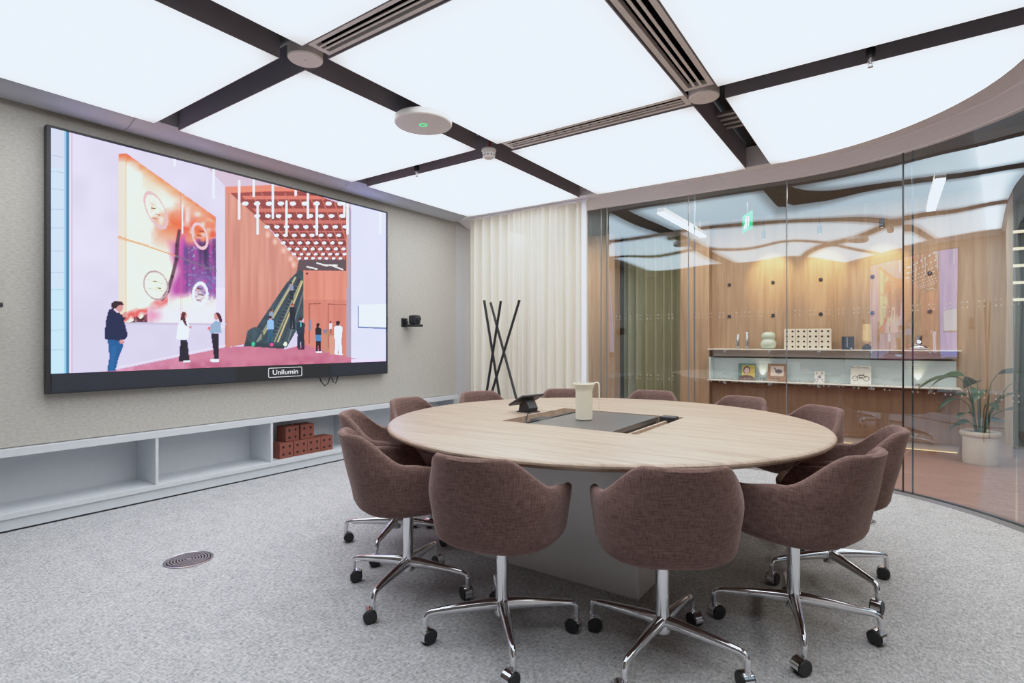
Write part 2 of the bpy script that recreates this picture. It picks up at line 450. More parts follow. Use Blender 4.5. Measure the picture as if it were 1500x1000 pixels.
# glass partition: flat panes, rounded-corner panes, then the straight right side
def glass_pane(name, pts, seal, marks=True):
    bm = bmesh.new()
    lo = [bm.verts.new((x, y, .006)) for x, y in pts]; hi = [bm.verts.new((x, y, 2.72)) for x, y in pts]
    for i in range(len(pts) - 1): bm.faces.new((lo[i], lo[i + 1], hi[i + 1], hi[i]))
    o = struct(name, bm, M['glass'], 180)
    (x, y), (x1, y1) = pts[-1], pts[-2]
    d = Vector((x - x1, y - y1)).normalized(); nrm = Vector((-d.y, d.x))
    b2 = bmesh.new(); w = .004
    q = [(x - d.x * w - nrm.x * .006, y - d.y * w - nrm.y * .006), (x + d.x * w - nrm.x * .006, y + d.y * w - nrm.y * .006),
         (x + d.x * w + nrm.x * .006, y + d.y * w + nrm.y * .006), (x - d.x * w + nrm.x * .006, y - d.y * w + nrm.y * .006)]
    prism(b2, q, .006, 2.712); mk('joint_seal', b2, M[seal], o)
    if marks:   # four-corner safety marks in two rows
        b3 = bmesh.new()
        tot = 0; seg = []
        for a, b in zip(pts, pts[1:]):
            l = math.dist(a, b); seg.append((tot, l, a, b)); tot += l
        def at(s):
            for t0, l, a, b in seg:
                if s <= t0 + l + 1e-6:
                    t = (s - t0) / l; return a[0] + (b[0] - a[0]) * t, a[1] + (b[1] - a[1]) * t
        s = .09
        while s < tot - .08:
            for zc in (1.47, .83):
                for sx in (-1, 1):
                    for sz in (-1, 1):
                        c = s + sx * .024; zz = zc + sz * .024
                        for (u0, u1, v0, v1) in ((0, .012 * -sx, 0, .006 * -sz), (0, .006 * -sx, 0, .012 * -sz)):
                            p0 = at(c); p1 = at(c + u1)
                            n0 = Vector((p1[1] - p0[1], -(p1[0] - p0[0]))).normalized() * .002
                            if n0.dot(Vector((-1 - p0[0], 2 - p0[1]))) < 0: n0 = -n0
                            vv = [b3.verts.new((p[0] + n0.x, p[1] + n0.y, z)) for p, z in ((p0, zz), (p1, zz), (p1, zz + v1), (p0, zz + v1))]
                            b3.faces.new(vv)
            s += .118
        mk('safety_marks', b3, M['frost_t'], o)
    return o
def mat_frost():
    m, nt, b = newmat('faint_safety_mark'); N, L = nt.nodes, nt.links
    out = [n for n in N if n.type == 'OUTPUT_MATERIAL'][0]
    tr = N.new('ShaderNodeBsdfTransparent'); mx = N.new('ShaderNodeMixShader'); mx.inputs[0].default_value = .35
    b.inputs['Base Color'].default_value = rgb(230, 226, 220)
    L.new(tr.outputs[0], mx.inputs[1]); L.new(b.outputs[0], mx.inputs[2]); L.new(mx.outputs[0], out.inputs['Surface'])
    return m
M['frost_t'] = mat_frost()
arc = lambda a0, a1, n=16: [(CX + RG * math.cos(R(a0 + (a1 - a0) * i / n)), CY + RG * math.sin(R(a0 + (a1 - a0) * i / n))) for i in range(n + 1)]
lin = lambda p, q, n=6: [(p[0] + (q[0] - p[0]) * i / n, p[1] + (q[1] - p[1]) * i / n) for i in range(n + 1)]
panes = [(lin((XW + .0, YG), (-3.66, YG)), 'seal'), (lin((-3.66, YG), (-2.68, YG)), 'seal'), (lin((-2.68, YG), (-1.70, YG)), 'seal'),
         (lin((-1.70, YG), (CX, YG))[:-1] + arc(90, 87.7, 3), 'seal'), (arc(87.7, 60.5), 'seal2'), (arc(60.5, 32), 'seal2'), (arc(32, 3), 'seal2'),
         (arc(3, 0, 3)[:-1] + lin((XR, CY), (XR, 2.5)), 'seal2'), (lin((XR, 2.5), (XR, 1.4)), 'seal2')]
for i, (p, s) in enumerate(panes): glass_pane('window_%d' % (i + 1), p, s)
# second joint line where the sliding leaf overlaps its neighbour
for k, (x, y, m_) in enumerate(((-1.645, YG + .02, 'seal'), (CX + (RG + .012) * math.cos(R(58.6)), CY + (RG + .012) * math.sin(R(58.6)), 'seal2'), (-2.62, YG + .02, 'seal'))):
    struct('trim_%d' % (9 + k), B(x - .006, x + .006, y - .006, y + .006, .006, 2.712), M[m_])

# ------------------------------------------------------------------ luminous ceiling
xs = [(-4.28, -2.735), (-2.53, -1.06), (-.865, CX + RI - .012)]
ysr = [(.12, 1.70), (1.855, 3.415), (3.60, CY + RI - .012)]
def light_panel(pts, label):
    x0, y0 = pts[0]
    cx = sum(p[0] for p in pts) / len(pts); cy = sum(p[1] for p in pts) / len(pts)
    t = thing('ceiling_light_panel', label, 'ceiling light', (cx, cy, ZC), 0, 'luminous ceiling panels')
    loc = [(x - cx, y - cy) for x, y in pts]
    def inset(d):
        n = len(loc); o = []
        for i in range(n):
            a, b, c = Vector(loc[i - 1]), Vector(loc[i]), Vector(loc[(i + 1) % n])
            e1 = (b - a).normalized(); e2 = (c - b).normalized()
            n1 = Vector((-e1.y, e1.x)); n2 = Vector((-e2.y, e2.x)); m_ = (n1 + n2)
            m_ = m_ / max(.3, m_.length_squared) * 2
            o.append((b.x + m_.x * d, b.y + m_.y * d))
        return o
    mk('membrane', prism(bmesh.new(), inset(.006), 0, .006), M['light'], t)
    inn = inset(.006); bm = bmesh.new(); n = len(loc)
    R_ = [[bm.verts.new((x, y, z)) for x, y in q] for q, z in ((loc, .001), (loc, .2), (inn, .2), (inn, .001))]
    for i in range(4):
        a, b = R_[i], R_[(i + 1) % 4]
        for j in range(n): bm.faces.new((a[j], a[(j + 1) % n], b[(j + 1) % n], b[j]))
    mk('frame', bm, M['panel_frame'], t)
    return t
rownm = ['in the row over the camera', 'in the middle row', 'in the row against the curtain and glass']
colnm = ['beside the screen wall', 'between the slot vents', 'on the rounded glass side']
for j, (y0, y1) in enumerate(ysr):
    for i, (x0, x1) in enumerate(xs):
        pts = [(x0, y0), (x1, y0), (x1, y1), (x0, y1)]
        if i == 2 and j == 2:
            pts = [(x0, y0), (x1, y0)] + [(CX + (RI - .012) * math.cos(R(90 * k / 20)), CY + (RI - .012) * math.sin(R(90 * k / 20))) for k in range(20)] + [(x0, y1)]
            lab = 'glowing white ceiling panel with the rounded outer edge, beside the curved glass'
        else:
            lab = 'square glowing white ceiling panel ' + colnm[i] + ', ' + rownm[j]
        light_panel(pts, lab)

# slot vents in the gaps
def slot_vent(x0, x1, y0, y1, z, nslot, along, label):
    t = thing('slot_vent', label, 'air vent', ((x0 + x1) / 2, (y0 + y1) / 2, z))
    hx, hy = (x1 - x0) / 2, (y1 - y0) / 2
    mk('backing', B(-hx, hx, -hy, hy, .03, .06), M['slot_black'], t)
    w = hy if along == 'x' else hx; l = hx if along == 'x' else hy
    fb = bmesh.new(); bar = .6 * 2 * w / (2 * nslot + 1)
    def bx_(bm, a0, a1, b0, b1, z0, z1):
        if along == 'x': box(bm, a0, a1, b0, b1, z0, z1)
        else: box(bm, b0, b1, a0, a1, z0, z1)
    e = 2 * w * .17
    bx_(fb, -l, l, -w, -w + e, 0, .03); bx_(fb, -l, l, w - e, w, 0, .03)
    bx_(fb, -l, -l + .03, -w + e, w - e, 0, .03); bx_(fb, l - .03, l, -w + e, w - e, 0, .03)
    mk('frame', fb, M['vent_bar'], t)
    inner = 2 * w - 2 * e; pitch = inner / nslot
    for k in range(1, nslot):
        c = -w + e + k * pitch
        bb = bmesh.new(); bx_(bb, -l + .03, l - .03, c - pitch * .2, c + pitch * .2, 0, .004)
        mk('bar', bb, M['vent_bar'], t)
    for k in range(nslot):   # cross vanes inside the slots
        vb = bmesh.new(); c = -w + e + (k + .5) * pitch; n = int(2 * l / .07); bx_(vb, -l + .02, l - .02, c - .002, c + .002, .024, .03)
        for q in range(1, n):
            a = -l + q * 2 * l / n; bx_(vb, a - .003, a + .003, c - pitch * .25, c + pitch * .25, .012, .03)
        mk('vanes', vb, M['slot_black'], t)
    return t
slot_vent(-2.50, -1.07, 1.712, 1.845, 2.757, 3, 'x', 'wide grey slot vent running from the small round speaker towards the top edge')
slot_vent(-1.05, -.875, 1.87, 3.38, 2.757, 3, 'y', 'broad three-slot vent between panels leading to the round detector on the glass side')
slot_vent(-2.50, -1.07, 3.43, 3.585, 2.757, 3, 'x', 'narrow-looking slot vent from the smoke detector to the second round disc')

# ceiling devices
def rodmesh(r, z0, z1, n=12): return lathe(bmesh.new(), [(0, z0), (r, z0), (r, z1), (0, z1)], n)
t = thing('ceiling_microphone', 'large round white ceiling microphone disc with green glowing ring', 'ceiling microphone', (-2.63, 2.70, 2.69))
mk('housing', lathe(bmesh.new(), [(0, .045), (.19, .045), (.196, .04), (.196, .008), (.19, .001), (.18, 0), (0, 0)], 64), M['white_plastic'], t, 40)
mk('mount', rodmesh(.06, .045, .26), M['panel_frame'], t, 40)
mk('status_ring', lathe(bmesh.new(), [(.018, -.0015), (.028, -.0015), (.028, .001), (.018, .001), (.018, -.0015)], 32), M['green_led'], t)
for k in range(12):
    a = k * 2 * PI / 12; r = .07 if k % 2 else .13
    mk('microphone_hole', lathe(bmesh.new(), [(0, -.0008), (.003, -.0008), (.003, .0005), (0, .0005)], 8, Matrix.Translation((r * math.cos(a), r * math.sin(a), 0))), M['panel_frame'], t)
def disc(loc, label, r=.092):
    t = thing('ceiling_speaker', label, 'ceiling speaker', loc, 0)
    mk('body', lathe(bmesh.new(), [(0, .06), (r, .06), (r, .006), (r - .006, 0), (0, 0)], 40), M['vent_bar'], t, 40)
    mk('stem', rodmesh(.03, .06, .2), M['panel_frame'], t, 40)
    mk('screw', lathe(bmesh.new(), [(0, -.001), (.004, -.001), (.004, .001), (0, .001)], 8), M['panel_frame'], t)
disc((-2.63, 1.786, 2.745), 'small round grey ceiling disc at the end of the long slot vent, upper left')
disc((-.965, 3.49, 2.735), 'small round grey ceiling disc where two slot vents meet near the glass')
t = thing('smoke_detector', 'white smoke detector hanging at the ceiling crossing beyond the microphone disc', 'smoke detector', (-2.63, 3.44, 2.665))
mk('base', lathe(bmesh.new(), [(0, .075), (.055, .075), (.058, .07), (.058, .056), (.05, .05), (0, .05)], 32), M['white_plastic'], t, 40)
mk('sensor_head', lathe(bmesh.new(), [(0, .05), (.046, .05), (.052, .04), (.05, .015), (.036, 0), (0, 0)], 32), M['white_plastic'], t, 40)
bm = bmesh.new()
for k in range(12):
    a = k * 2 * PI / 12; box(bm, -.005, .005, -.002, .002, -.004, .004, 0, 0, Matrix.Translation((.051 * math.cos(a), .051 * math.sin(a), .02)) @ Matrix.Rotation(a + PI / 2, 4, 'Z'))
mk('sensor_slots', bm, M['black'], t)
mk('cable', tube(bmesh.new(), [(0, 0, .075), (.01, .0, .12), (0, 0, .28)], .008), mat('red_cable', rgb(140, 40, 44), .5), t)
def sprinkler(loc, label):
    t = thing('sprinkler', label, 'sprinkler', loc, 0)
    mk('pipe', lathe(bmesh.new(), [(0, .05), (.02, .05), (.024, .08), (.024, .1), (.02, .1), (.02, .268), (0, .268)], 16), M['black'], t, 40)
    bm = bmesh.new(); lathe(bm, [(0, .05), (.013, .05), (.013, .035), (.008, .03), (.008, .02), (0, .02)], 12)
    lathe(bm, [(0, 0), (.014, 0), (.014, .003), (0, .003)], 12)
    for sx in (-1, 1): tube(bm, [(sx * .012, 0, .036), (sx * .013, 0, .018), (0, 0, .002)], .003, 6)
    mk('nozzle', bm, M['steel'], t, 40)
sprinkler((-3.5, 3.51, 2.69), 'sprinkler head on black pipe under the gap near the screen')
sprinkler((-.09, 3.5, 2.68), 'sprinkler head on black pipe under the gap on the glass side')
bm = bmesh.new()
for k in range(4): box(bm, -1.05, -.87, 4.12 + .09 * k, 4.16 + .09 * k, 2.86, 2.88)
tag(mk('ceiling_duct_bars', bm, M['alu']), 'grey metal bars seen inside the open dark ceiling gap by the glass', 'duct')
# small closers filling the ends of the void at the header
# ------------------------------------------------------------------ shelf niche under the screen
ZS = .525
t = thing('wall_shelf', 'long low pale blue-grey open shelf unit built under the screen wall', 'shelf', (XW, 2.3, 0))
def jb(name, *a): return mk(name, B(*a, bev=.002), M['joinery'], t)
Y0, Y1 = YB - 2.3 + .01, 5.31 - 2.3
jb('top_ledge', -.30, .05, Y0, Y1, .475, ZS)
jb('bottom_board', -.30, .05, Y0, Y1, .085, .12)
jb('plinth', -.30, .035, Y0, Y1, .012, .085)
mk('shadow_gap', B(-.30, .028, Y0, Y1, 0, .012), M['black'], t)
jb('back_board', -.31, -.30, Y0, Y1, .085, .475)
for k in range(-2, 5):
    y = 1.825 + .93 * k - 2.3
    if y > Y1 - .05: continue
    jb('divider', -.298, .045, y - .011, y + .011, .12, .475)
# bricks
def brick(loc, rz, label):
    b = thing('brick', label, 'brick', loc, rz, 'perforated terracotta bricks on the low shelf')
    s = .071; bm = bmesh.new()
    # solid block; dark discs on the front (+x) face paint in hole shade
    box(bm, -.14, 0, -s, s, 0, 2 * s, .003)
    mk('block', bm, M['brick'], b)
    for iy in (-1, 1):
        for iz in (-1, 1):
            h = lathe(bmesh.new(), [(.0, .001), (.0125, .001), (.0125, -.02), (0, -.02)], 14, Matrix.Translation((0, iy * .034, s + iz * .034)) @ Matrix.Rotation(PI / 2, 4, 'Y'))
            mk('hole_shade', h, M['hole_shade'], b)
    return b
yb = [2.94, 3.088, 3.234, 3.38]
labs = ['terracotta brick at the left end of the bottom row on the low shelf', 'second terracotta brick of the bottom row, under the gap between upper bricks', 'third terracotta brick of the bottom row from the shelf divider', 'terracotta brick at the right end of the bottom row nearest the chairs']
for y, r, l in zip(yb, (.05, 0, -.03, 0), labs): brick((XW - .02, y, .1205), r, l)
brick((XW - .05, 3.02, .2635), .04, 'upper terracotta brick on the left of the stack, nearest the divider')
brick((XW - .045, 3.178, .2635), -.06, 'upper terracotta brick on the right of the stack, over the middle pair')

# ------------------------------------------------------------------ video wall screen
SY0, SY1, SZ0, SZ1 = 1.162, 4.089, .858, 2.625
XF = XW + .075
t = thing('video_screen', 'huge black-framed video wall screen showing a lobby with people and escalators', 'screen', (XF, (SY0 + SY1) / 2, SZ0))
W2 = (SY1 - SY0) / 2; H = SZ1 - SZ0; BAR = .135
fb = bmesh.new()
box(fb, -.055, .004, -W2, -W2 + .022, 0, H); box(fb, -.055, .004, W2 - .022, W2, 0, H)
box(fb, -.055, .004, -W2 + .022, W2 - .022, H - .016, H); box(fb, -.055, -.004, -W2 + .022, W2 - .022, BAR, H - .016)
mk('frame', fb, M['black2'], t)
mk('wall_bracket', B(-.075, -.055, -W2 + .4, W2 - .4, .3, H - .3), M['black'], t)
bb = mk('bottom_bar', B(-.055, .006, -W2 + .022, W2 - .022, 0, BAR), M['black2'], t)
mk('bar_cover', B(.006, .008, -W2 + .024, -.22, .01, BAR - .006), M['barblue'], bb)
mk('bar_cover', B(.006, .008, .72, W2 - .024, .01, BAR - .006), M['barblue'], bb)
lg = lettering('brand_lettering', 'Unilumin', .062, mat('white_print_glow', rgb(230, 230, 232), .5, emit=rgb(230, 230, 232), es=.5), bb, (.0075, .24, .07), (PI / 2, 0, PI / 2), .0006, 1.15)  # printed lettering with a faint glow added to its white
bm = bmesh.new(); hw, hh, e = .165, .043, .004
for a in ((-hw, hw, hh - e, hh), (-hw, hw, -hh, -hh + e)): box(bm, .006, .0085, .24 + a[0] + .01, .24 + a[1] - .01, .07 + a[2], .07 + a[3])
for sgn in (-1, 1): box(bm, .006, .0085, .24 + sgn * hw - e / 2, .24 + sgn * hw + e / 2, .07 - hh + .01, .07 + hh - .01)
for sy in (-1, 1):
    for sz in (-1, 1): tube(bm, [(.0072, .24 + sy * (hw - .01), .07 + sz * (hh - e / 2)), (.0072, .24 + sy * (hw - .003), .07 + sz * (hh - .004)), (.0072, .24 + sy * hw, .07 + sz * (hh - .01))], .0022, 6)
mk('brand_outline', bm, lg.data.materials[0], bb)
mk('power_button', lathe(bmesh.new(), [(0, 0), (.006, 0), (.006, .003), (0, .003)], 12, Matrix.Translation((.008, W2 - .11, .045)) @ Matrix.Rotation(PI / 2, 4, 'Y')), M['black'], bb)

# --- the picture on the screen: painted per vertex, in the screen's own plane
def vnoise(X, Y, sc, seed):
    rs = np.random.RandomState(seed); g = rs.rand(64, 64)
    u = X / sc; v = Y / sc; i = np.floor(u).astype(int); j = np.floor(v).astype(int)
    a = u - i; b = v - j; a = a * a * (3 - 2 * a); b = b * b * (3 - 2 * b)
    G = lambda p, q: g[p % 64, q % 64]
    return (G(i, j) * (1 - a) + G(i + 1, j) * a) * (1 - b) + (G(i, j + 1) * (1 - a) + G(i + 1, j + 1) * a) * b
def paint():
    NU, NV = 520, 300
    iw0, iw1, ih0, ih1 = -W2 + .022, W2 - .022, BAR, H - .016
    s = np.linspace(iw0, iw1, NU); q = np.linspace(ih0, ih1, NV)
    Sg, Qg = np.meshgrid(s, q)
    # picture coordinates: the content was drawn on a skewed canvas, undo it with a fixed plane map
    Yw = Sg + (SY0 + SY1) / 2; Zw = Qg + SZ0; Xw = XF
    yaw = R(34.95); d = -math.sin(yaw) * Xw + math.cos(yaw) * Yw; l = math.cos(yaw) * Xw + math.sin(yaw) * Yw
    X = (750 + 794 * l / d - 40) * 2.381; Y = (501 - 794 * (Zw - 1.2) / d - 170) * 2.381
    C = np.zeros(X.shape + (3,)); C[:] = (222, 218, 240)
    def inside(pts):
        r = np.zeros(X.shape, bool); n = len(pts)
        for i in range(n):
            (x0, y0), (x1, y1) = pts[i - 1], pts[i]
            if y0 == y1: continue
            c = ((y0 > Y) != (y1 > Y)) & (X < (x1 - x0) * (Y - y0) / (y1 - y0) + x0); r ^= c
        return r
    def put(mk_, c, a=1.0):
        if not isinstance(a, np.ndarray): a = np.full(X.shape, float(a))
        a = np.where(mk_, a, 0)[..., None]; C[:] = C * (1 - a) + np.array(c, float) * a
    def poly(pts, c, a=1.0): put(inside(pts), c, a)
    def seg(x0, y0, x1, y1, w, c, a=1.0):
        dx, dy = x1 - x0, y1 - y0; L = dx * dx + dy * dy
        t = np.clip(((X - x0) * dx + (Y - y0) * dy) / L, 0, 1); D = np.hypot(X - x0 - t * dx, Y - y0 - t * dy)
        put(D < w, c, np.clip((w - D) / max(w * .4, .8), 0, 1) * a)
    def ell(cx, cy, rx, ry, c, a=1.0, soft=0):
        D = np.hypot((X - cx) / rx, (Y - cy) / ry)
        if soft: put(D < 1, c, (1 - D) ** soft * a)
        else: put(D < 1, c, a)
    def ring(cx, cy, rx, ry, w, c, tilt=0):
        ca, sa = math.cos(tilt), math.sin(tilt); U = (X - cx) * ca + (Y - cy) * sa; V = -(X - cx) * sa + (Y - cy) * ca
        D = np.abs(np.hypot(U / rx, V / ry) - 1) * min(rx, ry); put(D < w, c)
    n1 = vnoise(X, Y, 60, 1); n2 = vnoise(X, Y, 18, 2); n3 = vnoise(X, Y, 7, 3); nv = vnoise(X, Y * .06, 9, 4); nb = vnoise(X * .15, Y, 30, 5)
    C += ((n1 - .5) * 10)[..., None]
    put(Y > 500, (210, 204, 232), np.clip((Y - 500) / 400, 0, .5))
    # left stone and glass edge
    put(X < 140, (206, 226, 244)); put((X < 140) & (Y < 180), (214, 216, 236), .7)
    put((X > 60) & (X < 140) & (Y > 600), (190, 232, 244), .5)
    for y in (135, 190, 250, 325, 390, 470, 545, 605, 675, 745, 815): seg(70, y, 138, y + (10 if y < 300 else 0), 1.6, (150, 165, 190), .7)
    put((X > 134) & (X < 148), (60, 130, 168)); put((X > 128) & (X < 134), (150, 205, 232)); put((X > 148) & (X < 152), (236, 220, 236)); put((X > 152) & (X < 156), (200, 150, 170), .8)
    # right white wall + column
    put(X > 1128, (224, 227, 248)); put(X > 1128, (214, 220, 244), n1 * .5)
    poly([(620, 172), (692, 247), (760, 255), (1000, 262), (1130, 330), (1130, 150), (600, 120)], (212, 192, 212))
    # timber wall, beam and coffered ceiling
    tw = [(690, 246), (745, 268), (850, 400), (950, 505), (946, 545), (880, 640), (760, 795), (690, 808)]
    poly(tw, (224, 158, 142)); put(inside(tw), (182, 112, 100), nv * .55); put(inside(tw) & (Y > 560), (190, 110, 100), np.clip((Y - 560) / 500, 0, .5))
    co = [(700, 262), (700, 246), (850, 240), (1000, 270), (1125, 320), (1118, 500), (948, 502), (850, 395)]
    poly(co, (158, 76, 72))
    poly([(690, 246), (850, 240), (960, 262), (840, 262), (700, 268)], (232, 140, 118))
    ci = inside([(745, 275), (840, 265), (1000, 272), (1118, 320), (1118, 500), (948, 502), (850, 398)])
    put(ci, (112, 54, 54), np.clip((Y - 240) / 240, 0, 1) * .75)
    rows = (305, 348, 386, 415.5, 442, 463, 481, 496); xs0 = (760, 802, 836, 869, 893, 914, 931, 948); sp = (41.5, 37, 34, 31, 28.5, 27, 25, 24)
    mids = [284] + [(a + b) / 2 + 2 for a, b in zip(rows, rows[1:])]
    for y in mids:
        put(ci & (np.abs(Y - y) < (6 if y < 370 else 2.6)), (220 - (y - 284) * .22, 126 - (y - 284) * .16, 112 - (y - 284) * .1))
    for k in range(12):
        xa = 735 + 41 * k; xb = 945 + 24.5 * (k - .4)
        for w_, c_ in ((2.0, (206, 118, 104)),):
            dx, dy = xb - xa, 500 - 270.; t_ = (Y - 270) / dy; D = np.abs(X - xa - t_ * dx); put(ci & (D < w_), c_)
    for y, x0, d_ in zip(rows, xs0, sp):
        r = d_ / 41.5; x = x0
        while x < 1112: ell(x, y, 10.5 * r, 6.5 * r, (255, 250, 248)); x += d_
    for (x, y) in ((870, 420), (900, 450), (925, 480), (845, 395), (935, 500)): ell(x - 6, y + 18, 12, 16, (255, 214, 196), .9, 1)
    # dark zone, escalators, timber block
    poly([(946, 502), (1113, 500), (1113, 542), (963, 545), (963, 600), (930, 600)], (96, 78, 86))
    for a in ((975, 525, 1010, 533), (1010, 512, 1045, 522), (1035, 520, 1080, 520), (1060, 520, 1100, 535)): seg(*a, 2.5, (240, 236, 240))
    esc = [(757, 800), (768, 748), (800, 735), (905, 580), (948, 535), (964, 545), (966, 700), (905, 806)]
    poly(esc, (72, 92, 104)); put(inside(esc), (40, 52, 64), n2 * .6)
    for dx, c, w in ((0, (60, 74, 84), 4), (10, (160, 170, 160), 3), (18, (214, 196, 130), 3), (32, (60, 74, 84), 5), (55, (46, 58, 70), 6), (72, (176, 170, 130), 3), (84, (226, 206, 150), 3.5), (100, (58, 68, 80), 5), (120, (120, 128, 130), 3)):
        seg(790 + dx, 790 - dx * .05, 930 + dx * .35, 560 + dx * .2, w, c, .9)
    for k in range(16):
        t_ = k / 16; seg(850 + 90 * t_, 770 - 190 * t_, 868 + 84 * t_, 772 - 188 * t_, 1.5, (120, 134, 146), .7)
    ring(795, 765, 26, 26, 3, (70, 84, 92)); poly([(762, 785), (900, 800), (895, 812), (752, 805)], (52, 66, 76))
    for x, c in ((788, (60, 200, 150)), (852, (240, 80, 160)), (900, (250, 240, 230))): ell(x, 795, 6, 8, c)
    blk = [(963, 538), (1113, 540), (1113, 840), (1060, 825), (963, 800)]
    poly(blk, (230, 152, 134)); put(inside(blk), (196, 108, 92), nv * .5); put(inside(blk) & (Y > 640), (180, 100, 92), .25)
    for a in ((983, 655, 983, 792), (983, 655, 1022, 653), (1050, 655, 1112, 658), (1050, 655, 1050, 810)): seg(*a, 1.8, (140, 80, 72))
    seg(986, 712, 986, 745, 4, (110, 140, 170)); ell(975, 549, 4, 4, (60, 40, 40))
    poly([(1113, 320), (1130, 325), (1130, 842), (1113, 838)], (176, 164, 186)); poly([(1113, 318), (1118, 318), (1118, 600), (1113, 600)], (216, 150, 130))
    # floor
    fl = [(150, 905), (310, 884), (690, 806), (760, 802), (900, 812), (965, 796), (1060, 825), (1130, 842), (1270, 862), (1270, 960), (60, 960)]
    poly(fl, (206, 128, 152)); put(inside(fl), (240, 190, 226), np.clip((Y - 800) / 110, 0, 1) * np.clip((760 - X) / 500, 0, 1)); put(inside(fl), (176, 84, 118), nb * n2 * .9)
    seg(300, 880, 690, 800, 3, (232, 226, 244), .8); put((X > 1130) & (Y > 846) & (Y < 862), (228, 222, 244))
    # abstract artwork
    art = [(317, 132), (345, 129), (658, 352), (658, 722), (345, 719), (318, 716)]
    A = inside(art); put(A, (246, 240, 236)); put(A, (250, 232, 220), n1 * .5)
    top = (X - 345) * .712 + 129; dt = Y - top
    put(A & (X > 340), (238, 116, 60), np.clip(1 - dt / 42, 0, 1) * (.5 + .5 * n2)); put(A & (X > 400), (246, 170, 110), np.clip(1 - dt / 90, 0, 1) * n1 * .6)
    put(A & (X < 345), (250, 208, 186), .5); put(A & (Y < 160), (232, 92, 44), .8 * np.clip((165 - Y) / 30, 0, 1))
    seg(345, 130, 345, 716, 1.6, (240, 160, 120), .8); seg(318, 132, 318, 716, 1.6, (240, 170, 140), .8)
    dgn = (X - 400) * 1.0 + (Y - 330) * .25 + (n1 - .5) * 90 + (n2 - .5) * 40      # diagonal stain front
    q_ = np.clip((dgn - 60) / 60, 0, 1); put(A & (Y < 500) & (X > 430), (238, 110, 66), q_ * np.clip(1 - np.abs(Y - 370 - (X - 500) * .3) / 110, 0, 1))
    put(A & (X > 535) & (Y < 460), (222, 70, 76), np.clip(n1 * 1.3 - .2, 0, 1) * np.clip((Y - 300) / 60, 0, 1))
    put(A & (X > 540) & (dt > 20) & (dt < 120), (250, 214, 206), np.clip(n2 * 1.6 - .5, 0, 1))
    mg = np.clip((X - 505 + (n1 - .5) * 50) / 30, 0, 1) * np.clip((Y - 425 + (n2 - .5) * 30) / 24, 0, 1) * np.clip((640 + (n1 - .5) * 110 - Y) / 60, 0, 1)
    put(A, (176, 60, 160), mg * .9); put(A & (X > 545), (84, 70, 130), mg * np.clip(n3 * .7 + nv * .8 - .25, 0, 1)); put(A & (X > 560), (196, 178, 214), mg * np.clip(n3 * 2.2 - 1.35, 0, 1))
    put(A & (X > 600) & (Y < 560), (48, 36, 70), mg * np.clip(nv * 1.6 - .6, 0, 1))
    put(A, (214, 90, 190), np.clip(1 - np.hypot((X - 540) / 30, (Y - 450) / 60), 0, 1) * n2)
    put(A & (X > 560) & (Y > 540), (120, 110, 180), np.clip(1 - np.hypot((X - 620) / 70, (Y - 590) / 80), 0, 1) * np.clip(n3 * 1.6 - .2, 0, 1))
    # dark rift and lower burnt corner
    for a, b in zip([(530, 400), (522, 450), (520, 500), (505, 560), (490, 610)], [(522, 450), (520, 500), (505, 560), (490, 610), (470, 640)]):
        seg(*a, *b, 8, (66, 36, 52), .75)
    bc = np.clip(1 - np.abs(Y - 706 + (X - 345) * .42 + (n2 - .5) * 26) / 20, 0, 1) * (X < 490); put(A, (224, 84, 84), bc)
    lc = A & (Y > 716 - (X - 345) * .34 + (n2 - .5) * 20) & (X < 440); put(lc, (92, 48, 60)); put(lc, (236, 176, 196), np.clip(n3 * 2.4 - 1.5, 0, 1))
    put(A & (Y > 640) & (X > 420), (255, 232, 244), np.clip((Y - 640) / 50, 0, .8)); put(A & (Y > 650), (238, 150, 190), np.clip(1 - np.hypot((X - 440) / 40, (Y - 695) / 30), 0, 1))
    seg(318, 420, 520, 488, 3, (240, 140, 90), .85); seg(318, 424, 420, 452, 5, (246, 180, 140), .6); seg(520, 488, 658, 540, 3.5, (120, 104, 132), .9); seg(535, 270, 535, 720, 2, (206, 120, 130), .5)
    for y in range(500, 720, 14): seg(540, y, 540, y + 8, 1.3, (150, 110, 150), .5)
    ring(448, 328, 30, 66, 3.2, (226, 188, 196), -.45); ring(602, 418, 24, 44, 3, (250, 200, 210), -.3); ring(448, 590, 40, 50, 3.2, (190, 160, 176), -.35); ring(603, 620, 24, 37, 3.4, (246, 240, 252), 0)
    for x, y in ((440, 320), (455, 342), (445, 355), (600, 415), (608, 400), (445, 575), (458, 598), (600, 600), (606, 622), (598, 640)): seg(x - 7, y, x + 7, y + 3, 2.4, (96, 70, 40))
    for x0, y0, x1, y1 in ((425, 300, 470, 330), (420, 570, 480, 585), (420, 600, 480, 612), (585, 605, 622, 612), (585, 630, 622, 634)): seg(x0, y0, x1, y1, 1.2, (170, 140, 150))
    seg(345, 722, 690, 726, 5, (196, 190, 216), .8)
    poly([(658, 600), (690, 598), (690, 740), (658, 735)], (234, 232, 248), .6)
    # hanging light tubes
    for x, a, b in ((152, 125, 400), (258, 115, 235), (398, 150, 395), (287, 280, 510), (498, 275, 515), (565, 190, 228), (655, 215, 395), (720, 280, 515), (922, 285, 385), (945, 295, 510), (1185, 358, 510)):
        px = (320 + x / 5 - 40) * 2.381; pa = (240 + a / 5 - 170) * 2.381; pb = (240 + b / 5 - 170) * 2.381; seg(px, pa, px, pb, 4.6, (255, 252, 255))
